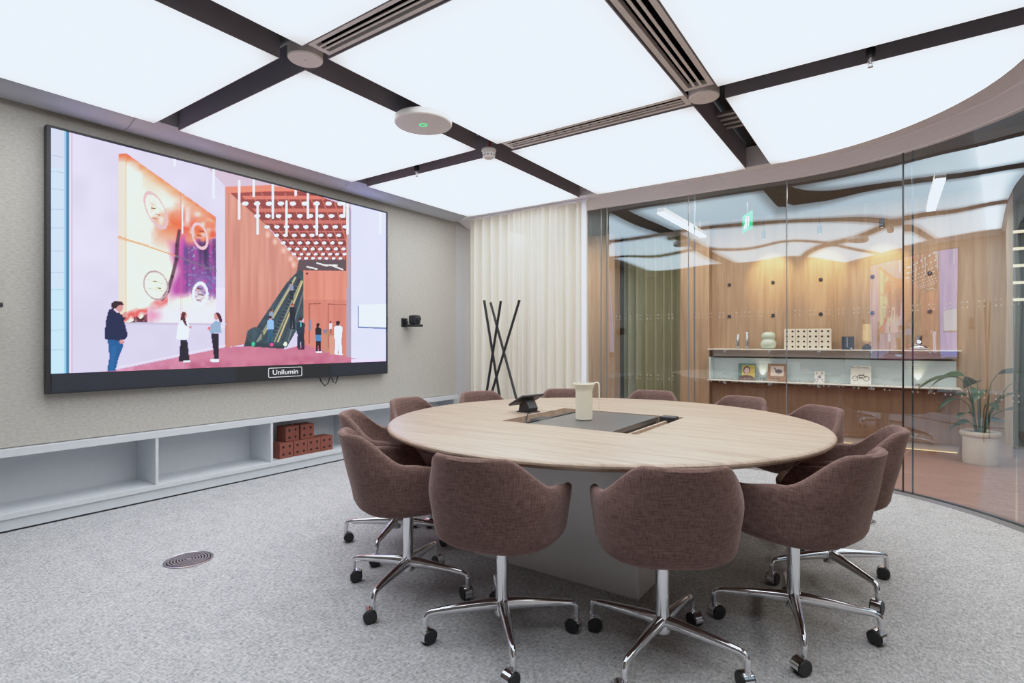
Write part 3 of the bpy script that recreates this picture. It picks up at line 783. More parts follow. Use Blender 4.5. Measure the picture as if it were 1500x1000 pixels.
    for x, a, b in ((930, 262, 308), (1215, 335, 545), (987, 600, 810)):
        px = (70 + x / 5 - 40) * 2.381; pa = (180 + a / 5 - 170) * 2.381; pb = (180 + b / 5 - 170) * 2.381; seg(px, pa, px, pb, 4.2 if x != 987 else 2, (255, 252, 255))
    # sign
    poly([(1153, 660), (1262, 656), (1262, 744), (1153, 738)], (120, 140, 190)); poly([(1157, 657), (1262, 655), (1262, 737), (1157, 733)], (246, 246, 255))
    # people
    sk = (214, 150, 150)
    def person(cx, top, foot, hair, body, legs, wd=1., long=False, skirt=None, white=None):
        h = foot - top; hd = h / 7.4
        ell(cx, top + hd * .55, hd * .42, hd * .55, sk); ell(cx - hd * .1, top + hd * .38, hd * .46, hd * .4, hair)
        if long: poly([(cx - hd * .5, top + hd * .4), (cx + hd * .1, top + hd * .3), (cx + hd * .15, top + hd * 1.9), (cx - hd * .5, top + hd * 1.9)], hair)
        poly([(cx - hd * .9 * wd, top + hd * 1.3), (cx - hd * .3, top + hd * 1.05), (cx + hd * .4, top + hd * 1.05), (cx + hd * .85 * wd, top + hd * 1.4), (cx + hd * .8 * wd, top + hd * 3.7), (cx - hd * .9 * wd, top + hd * 3.8)], body)
        poly([(cx - hd * .7 * wd, top + hd * 3.6), (cx + hd * .7 * wd, top + hd * 3.6), (cx + hd * .75 * wd, foot - hd * .2), (cx + hd * .1, foot - hd * .2), (cx, top + hd * 5), (cx - hd * .2, foot - hd * .2), (cx - hd * .8 * wd, foot - hd * .2)], legs)
        poly([(cx - hd * .6, foot - hd * .22), (cx + hd * .9, foot - hd * .22), (cx + hd * .9, foot), (cx - hd * .6, foot)], white or (40, 36, 46))
    # man at the left (navy jacket, jeans)
    poly([(280, 780), (330, 780), (336, 800), (318, 845), (308, 888), (278, 888), (286, 840)], (32, 92, 150)); poly([(295, 800), (312, 800), (300, 888), (284, 888)], (44, 110, 170), .6)
    poly([(283, 676), (300, 668), (322, 684), (340, 720), (351, 765), (340, 780), (318, 782), (270, 778), (272, 720)], (32, 42, 78)); poly([(322, 690), (345, 690), (348, 702), (330, 718)], (28, 36, 68))
    ell(318, 664, 17, 20, sk); poly([(294, 668), (294, 652), (304, 644), (330, 645), (337, 658), (318, 660), (312, 668), (304, 674)], (52, 36, 46)); poly([(302, 670), (318, 684), (330, 700), (322, 690), (304, 676)], (236, 226, 240)); ell(330, 787, 9, 7, sk); ell(340, 693, 8, 9, sk)
    # two women talking
    poly([(534, 780), (558, 780), (566, 850), (560, 856), (528, 856)], (40, 36, 52)); poly([(525, 730), (540, 706), (556, 712), (566, 735), (560, 778), (520, 778)], (238, 238, 246)); ell(548, 694, 9, 13, sk)
    poly([(536, 690), (542, 682), (552, 684), (550, 700), (560, 735), (550, 730), (540, 712), (534, 712)], (86, 52, 56)); ell(568, 736, 6, 5, sk); poly([(545, 852), (568, 852), (568, 858), (545, 858)], (246, 244, 250))
    poly([(640, 758), (668, 758), (668, 850), (652, 850), (646, 800)], (40, 34, 50)); poly([(640, 728), (656, 712), (674, 718), (677, 755), (640, 757), (634, 750)], (146, 176, 206)); ell(659, 698, 9, 13, sk)
    poly([(656, 684), (668, 684), (678, 700), (681, 720), (670, 718), (664, 700)], (76, 36, 46)); ell(634, 740, 6, 6, (220, 130, 140)); poly([(640, 848), (668, 848), (668, 856), (640, 856)], (250, 248, 255))
    # escalator riders, suited man, desk group
    person(921, 578, 640, (40, 34, 40), (150, 150, 176), (40, 46, 62)); person(925, 652, 742, (150, 80, 80), (34, 38, 54), (34, 38, 54)); person(851, 674, 740, (60, 50, 56), (150, 160, 180), (60, 70, 80)); person(848, 696, 792, (50, 40, 46), (150, 192, 232), (52, 96, 120))
    person(954, 702, 814, (60, 44, 50), (38, 56, 74), (36, 46, 66), 1.1); poly([(952, 716), (957, 716), (956, 736), (953, 736)], (90, 190, 190))
    person(1015, 722, 824, (44, 26, 36), (42, 34, 44), (44, 34, 46), .85, True, white=(246, 240, 246)); poly([(1005, 762), (1024, 762), (1025, 784), (1005, 784)], (84, 136, 190))
    person(1058, 714, 770, (120, 76, 70), (236, 222, 230), (160, 110, 100), .8, True)
    poly([(1030, 756), (1086, 760), (1086, 766), (1030, 762)], (190, 130, 110)); poly([(1034, 762), (1047, 762), (1047, 826), (1034, 824)], (196, 140, 120)); poly([(1054, 764), (1072, 764), (1072, 832), (1054, 830)], (212, 156, 136)); poly([(1030, 744), (1048, 744), (1046, 757), (1032, 756)], (140, 130, 150))
    person(1085, 714, 832, (48, 30, 38), (240, 236, 246), (232, 236, 250), .95, True, white=(240, 240, 250))
    C[:] = np.clip(C, 0, 255)
    lin_ = np.where(C / 255 <= .04045, C / 255 / 12.92, ((C / 255 + .055) / 1.055) ** 2.4)
    lin_ = np.stack([untone(lin_[..., k] * 1.03, TW[k]) for k in range(3)], -1)
    verts = np.zeros((NV, NU, 3)); verts[..., 0] = 0.0005; verts[..., 1] = Sg; verts[..., 2] = Qg
    idx = np.arange(NU * NV).reshape(NV, NU)
    faces = np.stack([idx[:-1, :-1], idx[:-1, 1:], idx[1:, 1:], idx[1:, :-1]], -1).reshape(-1, 4)
    me = bpy.data.meshes.new('display')
    me.vertices.add(NU * NV); me.vertices.foreach_set('co', verts.reshape(-1).astype(np.float32))
    me.loops.add(faces.size); me.loops.foreach_set('vertex_index', faces.reshape(-1).astype(np.int32))
    me.polygons.add(len(faces)); me.polygons.foreach_set('loop_start', np.arange(0, faces.size, 4).astype(np.int32))
    me.update(calc_edges=True)
    ca = me.color_attributes.new('picture', 'FLOAT_COLOR', 'POINT')
    ca.data.foreach_set('color', np.concatenate([lin_.reshape(-1, 3), np.ones((NU * NV, 1))], 1).reshape(-1).astype(np.float32))
    m, nt, b = newmat('lit_screen_picture')
    at = nt.nodes.new('ShaderNodeAttribute'); at.attribute_name = 'picture'
    b.inputs['Base Color'].default_value = (.01, .01, .01, 1); b.inputs['Roughness'].default_value = .5; b.inputs['Specular IOR Level'].default_value = .1
    nt.links.new(at.outputs['Color'], b.inputs['Emission Color']); b.inputs['Emission Strength'].default_value = 1.0
    me.materials.append(m)
    o = bpy.data.objects.new('display', me); COL.objects.link(o); o.parent = t
    return o
disp = paint()
lettering('sign_lettering', 'ONE SAITING', .03, emis('faint_grey_letters', rgb(186, 188, 196), 1), disp, (.0012, W2 - .18, .505), (PI / 2, 0, PI / 2), .0002)
mk('loose_cable', tube(bmesh.new(), [(-.03, .62, .02), (-.03, .64, -.04), (-.025, .68, -.085), (-.025, .72, -.06), (-.03, .75, .02), (-.03, .78, -.05), (-.03, .81, -.07), (-.03, .83, -.02), (-.03, .85, .02)], .006, 8), M['cable'], t, 60)

# wall cameras
def wall_camera(loc, label):
    t = thing('conference_camera', label, 'camera', loc, 0, 'wall conference cameras')
    bm = bmesh.new(); box(bm, -.006, .012, -.045, .045, -.05, .05, .004); box(bm, .012, .1, -.012, .012, -.045, -.03)
    box(bm, .012, .03, -.012, .012, -.03, .03)
    mk('wall_bracket', bm, M['black'], t)
    mk('cable_entry', lathe(bmesh.new(), [(.012, 0), (.024, 0), (.024, .014), (.012, .014), (.012, 0)], 20, Matrix.Translation((.012, .022, .0)) @ Matrix.Rotation(PI / 2, 4, 'Y')), M['seal'], t, 40)
    mk('base', B(.06, .2, -.02, .105, -.05, -.02, .006), M['black'], t)
    hd = mk('head', B(.07, .19, -.005, .085, -.02, .085, .02), M['black'], t, 40)
    mk('lens', lathe(bmesh.new(), [(0, .0), (.026, 0), (.03, .012), (.022, .022), (0, .018)], 24, Matrix.Translation((.19, .04, .04)) @ Matrix.Rotation(PI / 2, 4, 'Y')), M['black2'], hd, 40)
wall_camera((XW, 4.41, 1.425), 'black conference camera on a wall bracket to the right of the screen')
wall_camera((XW, .82, 1.46), 'black conference camera just in view at the left edge beside the screen')

# ------------------------------------------------------------------ sheer curtain, coat stand
def wavy(bm, x0, x1, y, z0, z1, fn, n=260, flare=.0):
    rows = []
    for iz in range(9):
        f = iz / 8; z = z1 + (z0 - z1) * f
        rows.append([bm.verts.new((x0 + (x1 - x0) * i / n + fn(i / n, f)[1] + flare * (i / n - .5) * f, y + fn(i / n, f)[0], z)) for i in range(n + 1)])
    for a, b in zip(rows, rows[1:]):
        for i in range(n): bm.faces.new((a[i], a[i + 1], b[i + 1], b[i]))
    return bm
def fold(u, f):
    # wide ripple-fold at both ends, close gathers in the middle third
    wide = .045 * math.sin(u * 2 * PI * 12.5) ; g = .022 * math.sin(u * 2 * PI * 23 + 1.6 * math.sin(u * 23)) + .02 * math.sin(u * 2 * PI * 13 + f * 2)
    k = 1 / (1 + math.exp(-(u - .40) * 60)) * (1 - 1 / (1 + math.exp(-(u - .80) * 60)))
    y = wide * (1 - k) + g * k - .05 * k
    return y * (1 + .25 * f) + .012 * f * math.sin(u * 40), .012 * f * math.sin(u * 31 + 2)
t = thing('sheer_curtain', 'floor-length sheer cream curtain hanging across the far corner by the glass', 'curtain', (-3.56, 5.33, 0))
mk('cloth', wavy(bmesh.new(), -.81, .84, 0, .012, 2.745, fold), M['sheer'], t, 180)
hm = bmesh.new(); box(hm, .785, .845, -.035, -.025, .03, 2.74); mk('hem', hm, mat('white_hem', rgb(240, 240, 246), .8), t)
mk('curtain_track', B(-.84, .86, -.02, .02, 2.745, 2.765), M['soffit'], t)
t = thing('coat_stand', 'black coat stand of four crossing rods in front of the curtain', 'coat stand', (-3.5, 4.85, 0))
for p0, p1 in (((-.24, -.045, 1.67), (.03, .045, 0)), ((-.225, .055, 1.65), (.40, -.05, 0)), ((0, -.055, 1.65), (-.40, .05, 0)), ((.175, .05, 1.66), (-.365, -.05, 0))):
    mk('rod', tube(bmesh.new(), [p0, p1], .0145, 12), M['stick'], t, 40)

# ------------------------------------------------------------------ table
t = thing('round_table', 'large round pale oak meeting table with square recess in its centre', 'table', (TX, TY, 0))
HX0, HX1, HY0, HY1 = -1.87 - TX, -1.035 - TX, 2.57 - TY, 3.315 - TY
def rect_at(a):
    c, s = math.cos(a), math.sin(a)
    tx = (HX1 / c if c > 0 else HX0 / c) if abs(c) > 1e-9 else 1e9
    ty = (HY1 / s if s > 0 else HY0 / s) if abs(s) > 1e-9 else 1e9
    k = min(tx, ty); return k * c, k * s
angs = sorted([2 * PI * i / 160 for i in range(160)] + [math.atan2(y, x) % (2 * PI) for x in (HX0, HX1) for y in (HY0, HY1)])
bm = bmesh.new(); rings = []
pr = [('h', 0, TZ - .045), ('h', 0, TZ), ('c', TR - .02, TZ), ('c', TR - .008, TZ - .003), ('c', TR - .001, TZ - .01), ('c', TR, TZ - .018), ('c', TR - .006, TZ - .028), ('c', TR - .05, TZ - .042), ('c', TR - .09, TZ - .045)]
for k, r, z in pr:
    rings.append([bm.verts.new((rect_at(a) + (z,)) if k == 'h' else (r * math.cos(a), r * math.sin(a), z)) for a in angs])
for i in range(len(rings)):
    a, b = rings[i], rings[(i + 1) % len(rings)]
    for j in range(len(angs)): bm.faces.new((a[j], a[(j + 1) % len(angs)], b[(j + 1) % len(angs)], b[j]))
mk('tabletop', bm, M['oak'], t, 35)
bm = bmesh.new(); box(bm, -.49, .49, -.58, .55, .0, TZ - .13, .004)
mk('pedestal', bm, M['pedestal'], t)
tr = mk('cable_tray', B(HX0, HX1, HY0, HY1, TZ - .06, TZ - .047), M['oak'], t)
bm = bmesh.new(); box(bm, -.5, .5, -.5, .5, TZ - .13, TZ - .06); mk('subframe', bm, M['pedestal'], t)
mk('centre_plate', B(-1.70 - TX, -1.19 - TX, HY0 + .002, 3.30 - TY, TZ - .03, TZ - .004, .0015), M['plate'], t)
mk('plate_support', B(-1.69 - TX, -1.20 - TX, HY0 + .002, 3.29 - TY, TZ - .047, TZ - .03), M['black'], t)
mk('trough_rail', B(-1.80 - TX, -1.775 - TX, HY0 + .02, HY1 - .02, TZ - .047, TZ - .018), M['black'], tr)
mk('trough_rail', B(-1.115 - TX, -1.10 - TX, HY0 + .01, HY1 - .01, TZ - .047, TZ - .012), M['oak'], tr)
mk('socket_block', B(-1.15 - TX, -1.055 - TX, 3.20 - TY, 3.28 - TY, TZ - .045, TZ + .012, .006), M['black'], tr)
mk('socket_block', B(-1.825 - TX, -1.745 - TX, 2.80 - TY, 2.95 - TY, TZ - .047, TZ - .012, .006), M['black'], tr)

# jug on the plate
t = thing('vacuum_jug', 'cream jug with toothed rim and strap handle standing on the metal table plate', 'jug', (-1.51, 2.915, TZ - .004), R(24))
bm = bmesh.new()
lathe(bm, [(0, 0), (.046, 0), (.05, .004), (.05, .17), (.052, .18), (.06, .2), (.065, .212), (.06, .212), (.05, .195), (.045, .18), (0, .178)], 48)
for k in range(24):
    a = k * 2 * PI / 24; box(bm, -.0025, .0025, -.005, .005, 0, .008, 0, 0, Matrix.Translation((.0622 * math.cos(a), .0622 * math.sin(a), .211)) @ Matrix.Rotation(a, 4, 'Z'))
mk('body', bm, M['jug'], t, 40)
mk('lid', lathe(bmesh.new(), [(0, .178), (.046, .178), (.05, .2), (.05, .204), (0, .206)], 32), M['steel'], t, 40)
mk('handle', tube(bmesh.new(), [(.056, 0, .2), (.066, 0, .222), (.08, 0, .224), (.088, 0, .214), (.09, 0, .2), (.09, 0, .06), (.09, 0, .052)], .008, 10, 0, (1, .55)), M['jug'], t, 50)
# touch controller
t = thing('touch_controller', 'black touch-screen room controller tilted on a stand on the tabletop', 'touch panel', (-1.97, 3.0, TZ), R(-12))
mk('base', B(-.055, .065, -.05, .05, 0, .006, .002), M['black'], t)
bm = bmesh.new(); prism(bm, [(-.045, .006), (.05, .006), (.055, .03), (.02, .085), (-.035, .052)], -.04, .04)
mk('stand', bm, M['black'], t, rot=(PI / 2, 0, 0))
mk('screen', B(-.075, .075, -.1, .1, -.006, .008, .004), M['black2'], t, loc=(-.012, 0, .078), rot=(0, R(-27), 0))
mk('cable', tube(bmesh.new(), [(.05, -.03, .012), (.09, -.06, .006), (.1, -.1, .006), (.13, -.13, .004), (.15, -.16, -.03)], .003, 8), M['cable'], t, 60)

# ------------------------------------------------------------------ chairs
def lerp_prof(t, P):
    for (a, *p), (b, *q) in zip(P, P[1:]):
        if t <= b:
            k = (t - a) / (b - a); return [x + (y - x) * k for x, y in zip(p, q)]
    return list(P[-1][1:])
def smooth(a, b, x):
    t = min(1, max(0, (x - a) / (b - a))); return t * t * (3 - 2 * t)
def rim_h(phi):       # phi 0 at the back centre, degrees
    p = abs(phi)
    h = .78 - .13 * smooth(32, 72, p) - .025 * smooth(72, 112, p)
    return h - .13 * smooth(112, 138, p)
def outline(phi, a=.285, bb=.285, bf=.27):
    c, s = math.cos(R(phi)), math.sin(R(phi)); b_ = bb if c > 0 else bf; n = 2.7
    r = (abs(s / a) ** n + abs(c / b_) ** n) ** (-1 / n)
    return r * s, -r * c
def shell_mesh():
    """tub shell, opening towards +y, back at -y"""
    NP, NT = 72, 16
    bm = bmesh.new()
    def surf(phi, t, off):
        H_ = rim_h(phi); x, y = outline(phi)
        # lower bowl then the flaring wall
        z0, zb = .40, .468
        if t < .4:
            k = t / .4; r = .10 + .78 * math.sin(k * PI / 2) ** .85; z = z0 + (zb - z0) * (1 - math.cos(k * PI / 2)) ** 1.35
            r = min(r, .88)
        else:
            k = (t - .4) / .6; z = zb + (H_ - zb) * k; hh = max(0, (z - zb) / (.775 - zb))
            r = .88 + .10 * hh ** .8 + .012 * smooth(.2, 1, 1 - abs(hh - .5) * 2)
        back = max(0, math.cos(R(phi))) ** 2
        yy = y * r - .045 * back * max(0, (z - .47) / .305) ** 1.3
        wid = 1 - .14 * smooth(.60, .775, z)        # the top of the back is narrower than the arms
        xx = x * r * wid
        L_ = math.hypot(xx, yy) + 1e-6; q = (L_ - off) / L_
        return xx * q, yy * q, z + (off * .9 if t < .4 else 0) * (1 - t / .4)
    T = .034
    out = [[bm.verts.new(surf(-180 + 360 * i / NP, j / NT, 0)) for i in range(NP)] for j in range(NT + 1)]
    rim = []
    for q, dz in ((.25, .008), (.5, .011), (.75, .008)):
        row = []
        for i in range(NP):
            x, y, z = surf(-180 + 360 * i / NP, 1, T * q); row.append(bm.verts.new((x, y, z + dz)))
        rim.append(row)
    inn = [[bm.verts.new(surf(-180 + 360 * i / NP, j / NT, T)) for i in range(NP)] for j in range(NT, 4, -1)]
    rows = out + rim + inn
    for a, b in zip(rows, rows[1:]):
        for i in range(NP): bm.faces.new((a[i], a[(i + 1) % NP], b[(i + 1) % NP], b[i]))
    bm.faces.new(out[0]); bm.faces.new(inn[-1][::-1])
    return bm
def cushion_mesh():
    bm = bmesh.new(); NP = 48; rows = []
    for s, z in ((.7, .44), (.80, .455), (.84, .475), (.80, .497), (.6, .505), (.3, .508)):
        rows.append([bm.verts.new((outline(-180 + 360 * i / NP)[0] * s, outline(-180 + 360 * i / NP)[1] * s + .012, z)) for i in range(NP)])
    for a, b in zip(rows, rows[1:]):
        for i in range(NP): bm.faces.new((a[i], a[(i + 1) % NP], b[(i + 1) % NP], b[i]))
    bm.faces.new(rows[0]); bm.faces.new(rows[-1][::-1]); return bm
def make_chair(legang):
    t = thing('swivel_chair', 'x', 'chair', (0, 0, 0), 0, 'tub chairs around the round table')
    mk('shell', shell_mesh(), M['fabric'], t, 60)
    mk('seat', cushion_mesh(), M['fabric'], t, 60)
    mk('column', lathe(bmesh.new(), [(0, .1), (.03, .1), (.033, .125), (.0275, .15), (.025, .19), (.025, .41), (0, .41)], 24), M['chrome'], t, 35)
    for k in range(4):
        a = legang + k * PI / 2; c, s = math.cos(a), math.sin(a)
        def P(r, z): return (r * c, r * s, z)
        bm = bmesh.new()
        tube(bm, [P(.02, .14), P(.06, .14), P(.15, .135), P(.24, .128), P(.283, .124), P(.300, .117), P(.308, .102), P(.309, .085), P(.309, .058)], [.023, .022, .018, .0145, .0125, .0115, .0115, .011, .009], 12, 0, (1, 1.1))
        lg = mk('leg', bm, M['chrome'], t, 50)
        # caster swivelled
        ca = a + random.choice((.6, -.7, 1.1, 2.2, -1.6)); X = Matrix.Translation(P(.309, 0)) @ Matrix.Rotation(ca, 4, 'Z')
        cx = -.014
        bm = bmesh.new()
        lathe(bm, [(0, -.024), (.027, -.024), (.029, -.02), (.029, -.008), (.012, -.006), (.012, .006), (.029, .008), (.029, .02), (.027, .024), (0, .024)], 24, X @ Matrix.Translation((cx, 0, .029)) @ Matrix.Rotation(PI / 2, 4, 'X'))
        cs = mk('caster', bm, M['black'], lg, 40)
        bm = bmesh.new(); n = 14
        rows = []
        for w in (-.0185, .0185):
            rows.append([bm.verts.new(X @ Vector((cx + .0315 * math.cos(R(-62 + 250 * i / n)), w, .029 + .0315 * math.sin(R(-62 + 250 * i / n))))) for i in range(n + 1)])
        for i in range(n): bm.faces.new((rows[0][i], rows[0][i + 1], rows[1][i + 1], rows[1][i]))
        lathe(bm, [(0, .05), (.011, .05), (.011, .066), (0, .066)], 12, X)
        mk('caster_hood', bm, M['chrome'], lg, 40)
    return t
# angle round the table, leg direction in the world, label
CH = [(-82.5, 43, 'mauve tub chair seen from behind nearest the table edge, left of the front pair'),
      (-52.5, -4, 'mauve tub chair seen squarely from behind, right of the front pair'),
      (-22.5, 14, 'mauve tub chair at front right, in front of the chair beside the glass'),
      (7.5, 41, 'mauve tub chair at the right end of the table, nearest the glass and floor grille'),
      (40.5, 20, 'mauve tub chair back peeking over the table rim, far right before the glass'),
      (67.5, 10, 'mauve tub chair back over the far rim, in front of the shelf of magazines'),
      (97.5, 30, 'mauve tub chair back over the far rim, in front of the sage curtain'),
      (127.5, 5, 'mauve tub chair back over the far rim, just behind the cream jug'),
      (157.5, 25, 'mauve tub chair back over the far rim, below the black coat stand'),
      (187.5, 40, 'mauve tub chair back at far left of the table, by the low shelf'),
      (217.5, 28, 'mauve tub chair left of the table, farther of the two, half hidden by its neighbour'),
      (247.5, 17, 'mauve tub chair left of the table, nearer of the two, its arm facing us')]
jit = {-82.5: 3, -52.5: -3, -22.5: 4, 7.5: -4, 40.5: 6, 67.5: 3, 247.5: -5, 217.5: 4, 187.5: -4, 157.5: 2}
for a, lgd, lab in CH:
    face = a + 90 + jit.get(a, 0)          # +y of the chair looks at the table centre
    if a == CH[0][0]: proto_mesh = None
    rr = 1.21
    c = make_chair(R(lgd - face)) if a == CH[0][0] else None
    if c is None:
        # copy chair and parts; legs turn with the swivel base
        c = dup(first)
        for ch in [x for x in SC.objects if x.parent == c and x.name.startswith(('leg', 'column'))]:
            ch.rotation_euler = (0, 0, R((lgd - face) - first_leg))
    else:
        first = c; first_leg = lgd - face
    c.location = (TX + rr * math.cos(R(a)), TY + rr * math.sin(R(a)), .001); c.rotation_euler = (0, 0, R(face))
    c['label'] = lab

# ------------------------------------------------------------------ floor grilles
def grille(x, y, label):
    t = thing('floor_grille', label, 'floor grille', (x, y, 0), 0)
    mk('rim', lathe(bmesh.new(), [(.111, .001), (.119, .001), (.121, .003), (.112, .006), (.109, .004), (.111, .001)], 48), M['steel'], t, 40)
    mk('well', lathe(bmesh.new(), [(0, .0008), (.107, .0008), (.107, .0015), (0, .0015)], 48), M['void'], t)
    bm = bmesh.new()
    for k in range(6):
        r = .022 + k * .0145; lathe(bm, [(r, .0016), (r + .0065, .0016), (r + .0065, .0055), (r, .0055), (r, .0016)], 48)
    lathe(bm, [(0, .0016), (.014, .0016), (.014, .0055), (0, .0055)], 24)
    mk('rings', bm, mat('grille_grey', rgb(150, 142, 150), .45, .2), t)
grille(-3.175, 1.43, 'round metal floor grille in the open carpet before the low shelf')
grille(-.20, 4.34, 'round metal floor grille half hidden behind the right chairs near the glass')

# ------------------------------------------------------------------ beyond the glass
YW = 7.74
struct('wall_far', B(-2.03, 1.06, YW, YW + .2, -.03, 2.9), M['oakw'])
struct('wall_far_pier', B(-2.42, -2.03, YW - .14, YW + .4, -.03, 2.9), M['oakw'])
struct('wall_far_left', B(-6.5, -3.46, YW - .05, YW + .2, -.03, 2.9), M['oakw'])
struct('wall_far_recess', B(-3.46, -2.42, 8.4, 8.5, -.03, 2.9), M['darkwall'])
struct('wall_far_recess_side', B(-3.56, -3.46, YW + .15, 8.5, -.03, 2.9), M['darkwall'])
struct('wall_far_right', B(.8, 4.2, 8.7, 8.8, -.03, 2.9), M['darkwall'])
struct('wall_corridor_right', B(3.9, 4.0, -.6, 8.7, -.03, 2.9), M['darkwall'])
struct('ceiling_corridor', B(-6.5, 4.2, YG + .05, 10.5, 2.86, 2.96), M['corr_ceil'])
struct('ceiling_corridor_right', B(XR + .12, 4.2, YB, YG + .05, 2.86, 2.96), M['corr_ceil'])
struct('wall_corridor_left', B(-6.5, -6.4, YG, 8.6, -.03, 2.9), M['oakw'])
struct('baseboard_far', B(-2.03, .62, YW - .02, YW, -.03, .07), M['darkgrey'])
t = thing('floor_light_strip', 'thin warm light strip glowing along the foot of the wood wall', 'light strip', (-.7, YW - .04, 0))
mk('channel', B(-1.32, 1.3, -.012, .012, -.031, -.022), M['steel'], t)
mk('diffuser', B(-1.32, 1.3, -.01, .01, -.022, -.016), emis('amber_strip', (1, .62, .28, 1), 1.4), t)
# sage curtain
t = thing('sage_curtain', 'sage green full-height curtain in the recess beyond the glass', 'curtain', (-2.95, 8.02, -.03))
mk('cloth', wavy(bmesh.new(), -.5, .52, 0, .03, 2.8, lambda u, f: (.045 * math.sin(u * 2 * PI * 7.5 + .7 * math.sin(u * 9)), 0), 160), M['greencurtain'], t, 180)
mk('curtain_track', B(-.5, .52, -.02, .02, 2.8, 2.88), M['darkgrey'], t)
# wall pegs
for i, x in enumerate((-1.80, -1.26, -.715, -.178, .36)):
    for j, z in enumerate((1.98, 1.55, .24)):
        row = ('upper', 'lower', 'floor-level')[j]
        if j == 2 and i < 3: continue
        tag(mk('wall_peg', lathe(bmesh.new(), [(0, 0), (.022, 0), (.022, .012), (.016, .018), (0, .018)], 16, Matrix.Translation((x, YW, z)) @ Matrix.Rotation(PI / 2, 4, 'X')), M['peg'], None, 40),
            'dark peg on the wood wall, %s row, %s from the left' % (row, ('first', 'second', 'third', 'fourth', 'fifth')[i]), 'wall peg', 'dark pegs on the wood wall')
# upper shelf and lower display ledge
def ledge(name, label, z, x0, x1, parts):
    t = thing(name, label, 'shelf', (x0, YW, z))
    w = x1 - x0
    mk('board', B(0, w, -.27, -.001, -.012, 0, .002), M['ledge'], t)
    for x in (-1.80, -1.26, -.715, -.178, .36):
        if x < x1: mk('support_peg', lathe(bmesh.new(), [(0, 0), (.02, 0), (.02, .03), (0, .034)], 14, Matrix.Translation((x - x0, -.215, -.034)) @ Matrix.Rotation(PI / 2, 4, 'X')), M['steel'], t, 40)
    for n_, bx_, m_ in parts: mk(n_, B(*bx_), m_, t)
    return t
ledge('display_shelf', 'upper thin metal wall shelf holding vases and white blocks', 1.112, -2.02, .62, [('dark_band', (.03, 2.61, -.09, -.03, -.10, -.012), M['darkgrey'])])
ledge('display_ledge', 'lower thin metal ledge with pale blue back holding magazines', .70, -2.02, .62, [('back_board', (.03, 2.61, -.06, -.001, .001, .29), M['bluegrey']), ('end_cheek', (.012, .03, -.24, -.001, .001, .30), M['bluegrey'])])
struct('wall_far_dado', B(-2.02, .62, YW - .055, YW, .07, .645), M['oakd'])
YS = YW - .15; Z1 = 1.1125; Z2 = .7005
def lamp_things():
    pass
for x, h, l in ((-1.66, .19, 'shorter slim steel cylinder on the upper shelf, left of the pair'), (-1.545, .22, 'taller slim steel cylinder on the upper shelf, beside the bubble vase')):
    t = thing('steel_cylinder', l, 'ornament', (x, YS, Z1), 0)
    mk('tube', lathe(bmesh.new(), [(0, .016), (.019, .016), (.02, .02), (.02, h - .004), (.017, h), (0, h)], 20), M['steel'], t, 40)
    mk('foot', lathe(bmesh.new(), [(0, 0), (.024, 0), (.024, .005), (.012, .016), (0, .016)], 20), M['steel'], t, 40)
tag(mk('bubble_vase', lathe(bmesh.new(), [(0, 0), (.05, 0), (.08, .015), (.095, .05), (.09, .095), (.07, .118), (.068, .124), (.08, .138), (.085, .17), (.075, .2), (.045, .218), (.032, .218), (.03, .21), (0, .2)], 40), M['celadon'], None, 60, loc=(-1.288, YS, Z1)), 'pale celadon vase of two stacked rounded lobes on the upper shelf', 'vase')
wb0 = None
pos = ['far left', 'second', 'third', 'far right']
for j in range(2):
    for i in range(4):
        lab = '%s white clay block of the %s row, dotted with four holes' % (pos[i], ('lower', 'upper')[j])
        b = thing('perforated_block', lab, 'block', (-1.035 + .128 * i, YS, Z1 + .126 * j), 0, 'white perforated blocks on the upper shelf')
        mk('block', B(-.0625, .0625, -.06, .06, .0005, .1255, .003), M['whiteclay'], b)
        for ix in (-1, 1):
            for iz in (-1, 1):
                mk('hole_shade', lathe(bmesh.new(), [(0, .001), (.0125, .001), (.0125, -.02), (0, -.02)], 12, Matrix.Translation((ix * .032, -.06, .063 + iz * .032)) @ Matrix.Rotation(PI / 2, 4, 'X')), M['hole_shade'], b)  # dark disc painted in for the shade of a hole
t = thing('navy_box', 'small navy box with a vertical seam on the upper shelf', 'box', (-.42, YS, Z1), R(-6))
mk('body', B(-.058, .058, -.04, .04, 0, .155, .002), M['navy'], t); mk('seam', B(-.002, .002, -.0415, -.039, .03, .145), M['bluegrey'], t); mk('emblem', B(.036, .05, -.0415, -.039, .006, .02), M['bluegrey'], t)
t = thing('tall_vase', 'tall narrow cream vase on a faceted navy foot, upper shelf', 'vase', (-.23, YS, Z1))
mk('foot', lathe(bmesh.new(), [(0, 0), (.045, 0), (.047, .03), (.01, .068), (0, .068)], 10), M['navy'], t)
mk('body', lathe(bmesh.new(), [(0, .07), (.012, .07), (.043, .105), (.043, .298), (.038, .3), (.036, .29), (0, .28)], 10), M['creamglass'], t)
t = thing('chrome_vase', 'mirror-chrome squat vase with thin twigs on the right of the upper shelf', 'vase', (.26, YS, Z1))
mk('body', lathe(bmesh.new(), [(0, 0), (.07, 0), (.095, .02), (.095, .035), (.06, .06), (.035, .085), (.03, .12), (.04, .16), (.034, .16), (.024, .12), (0, .1)], 32), M['chrome'], t, 60)
for k in range(6):
    a = k * 1.05; mk('twig', tube(bmesh.new(), [(0, 0, .11), (.03 * math.cos(a), .02 * math.sin(a), .2), (.10 * math.cos(a), .04 * math.sin(a), .3 + .02 * (k % 3))], [.003, .0025, .0015], 6), mat('dry_twig', rgb(190, 160, 120), .6), t)
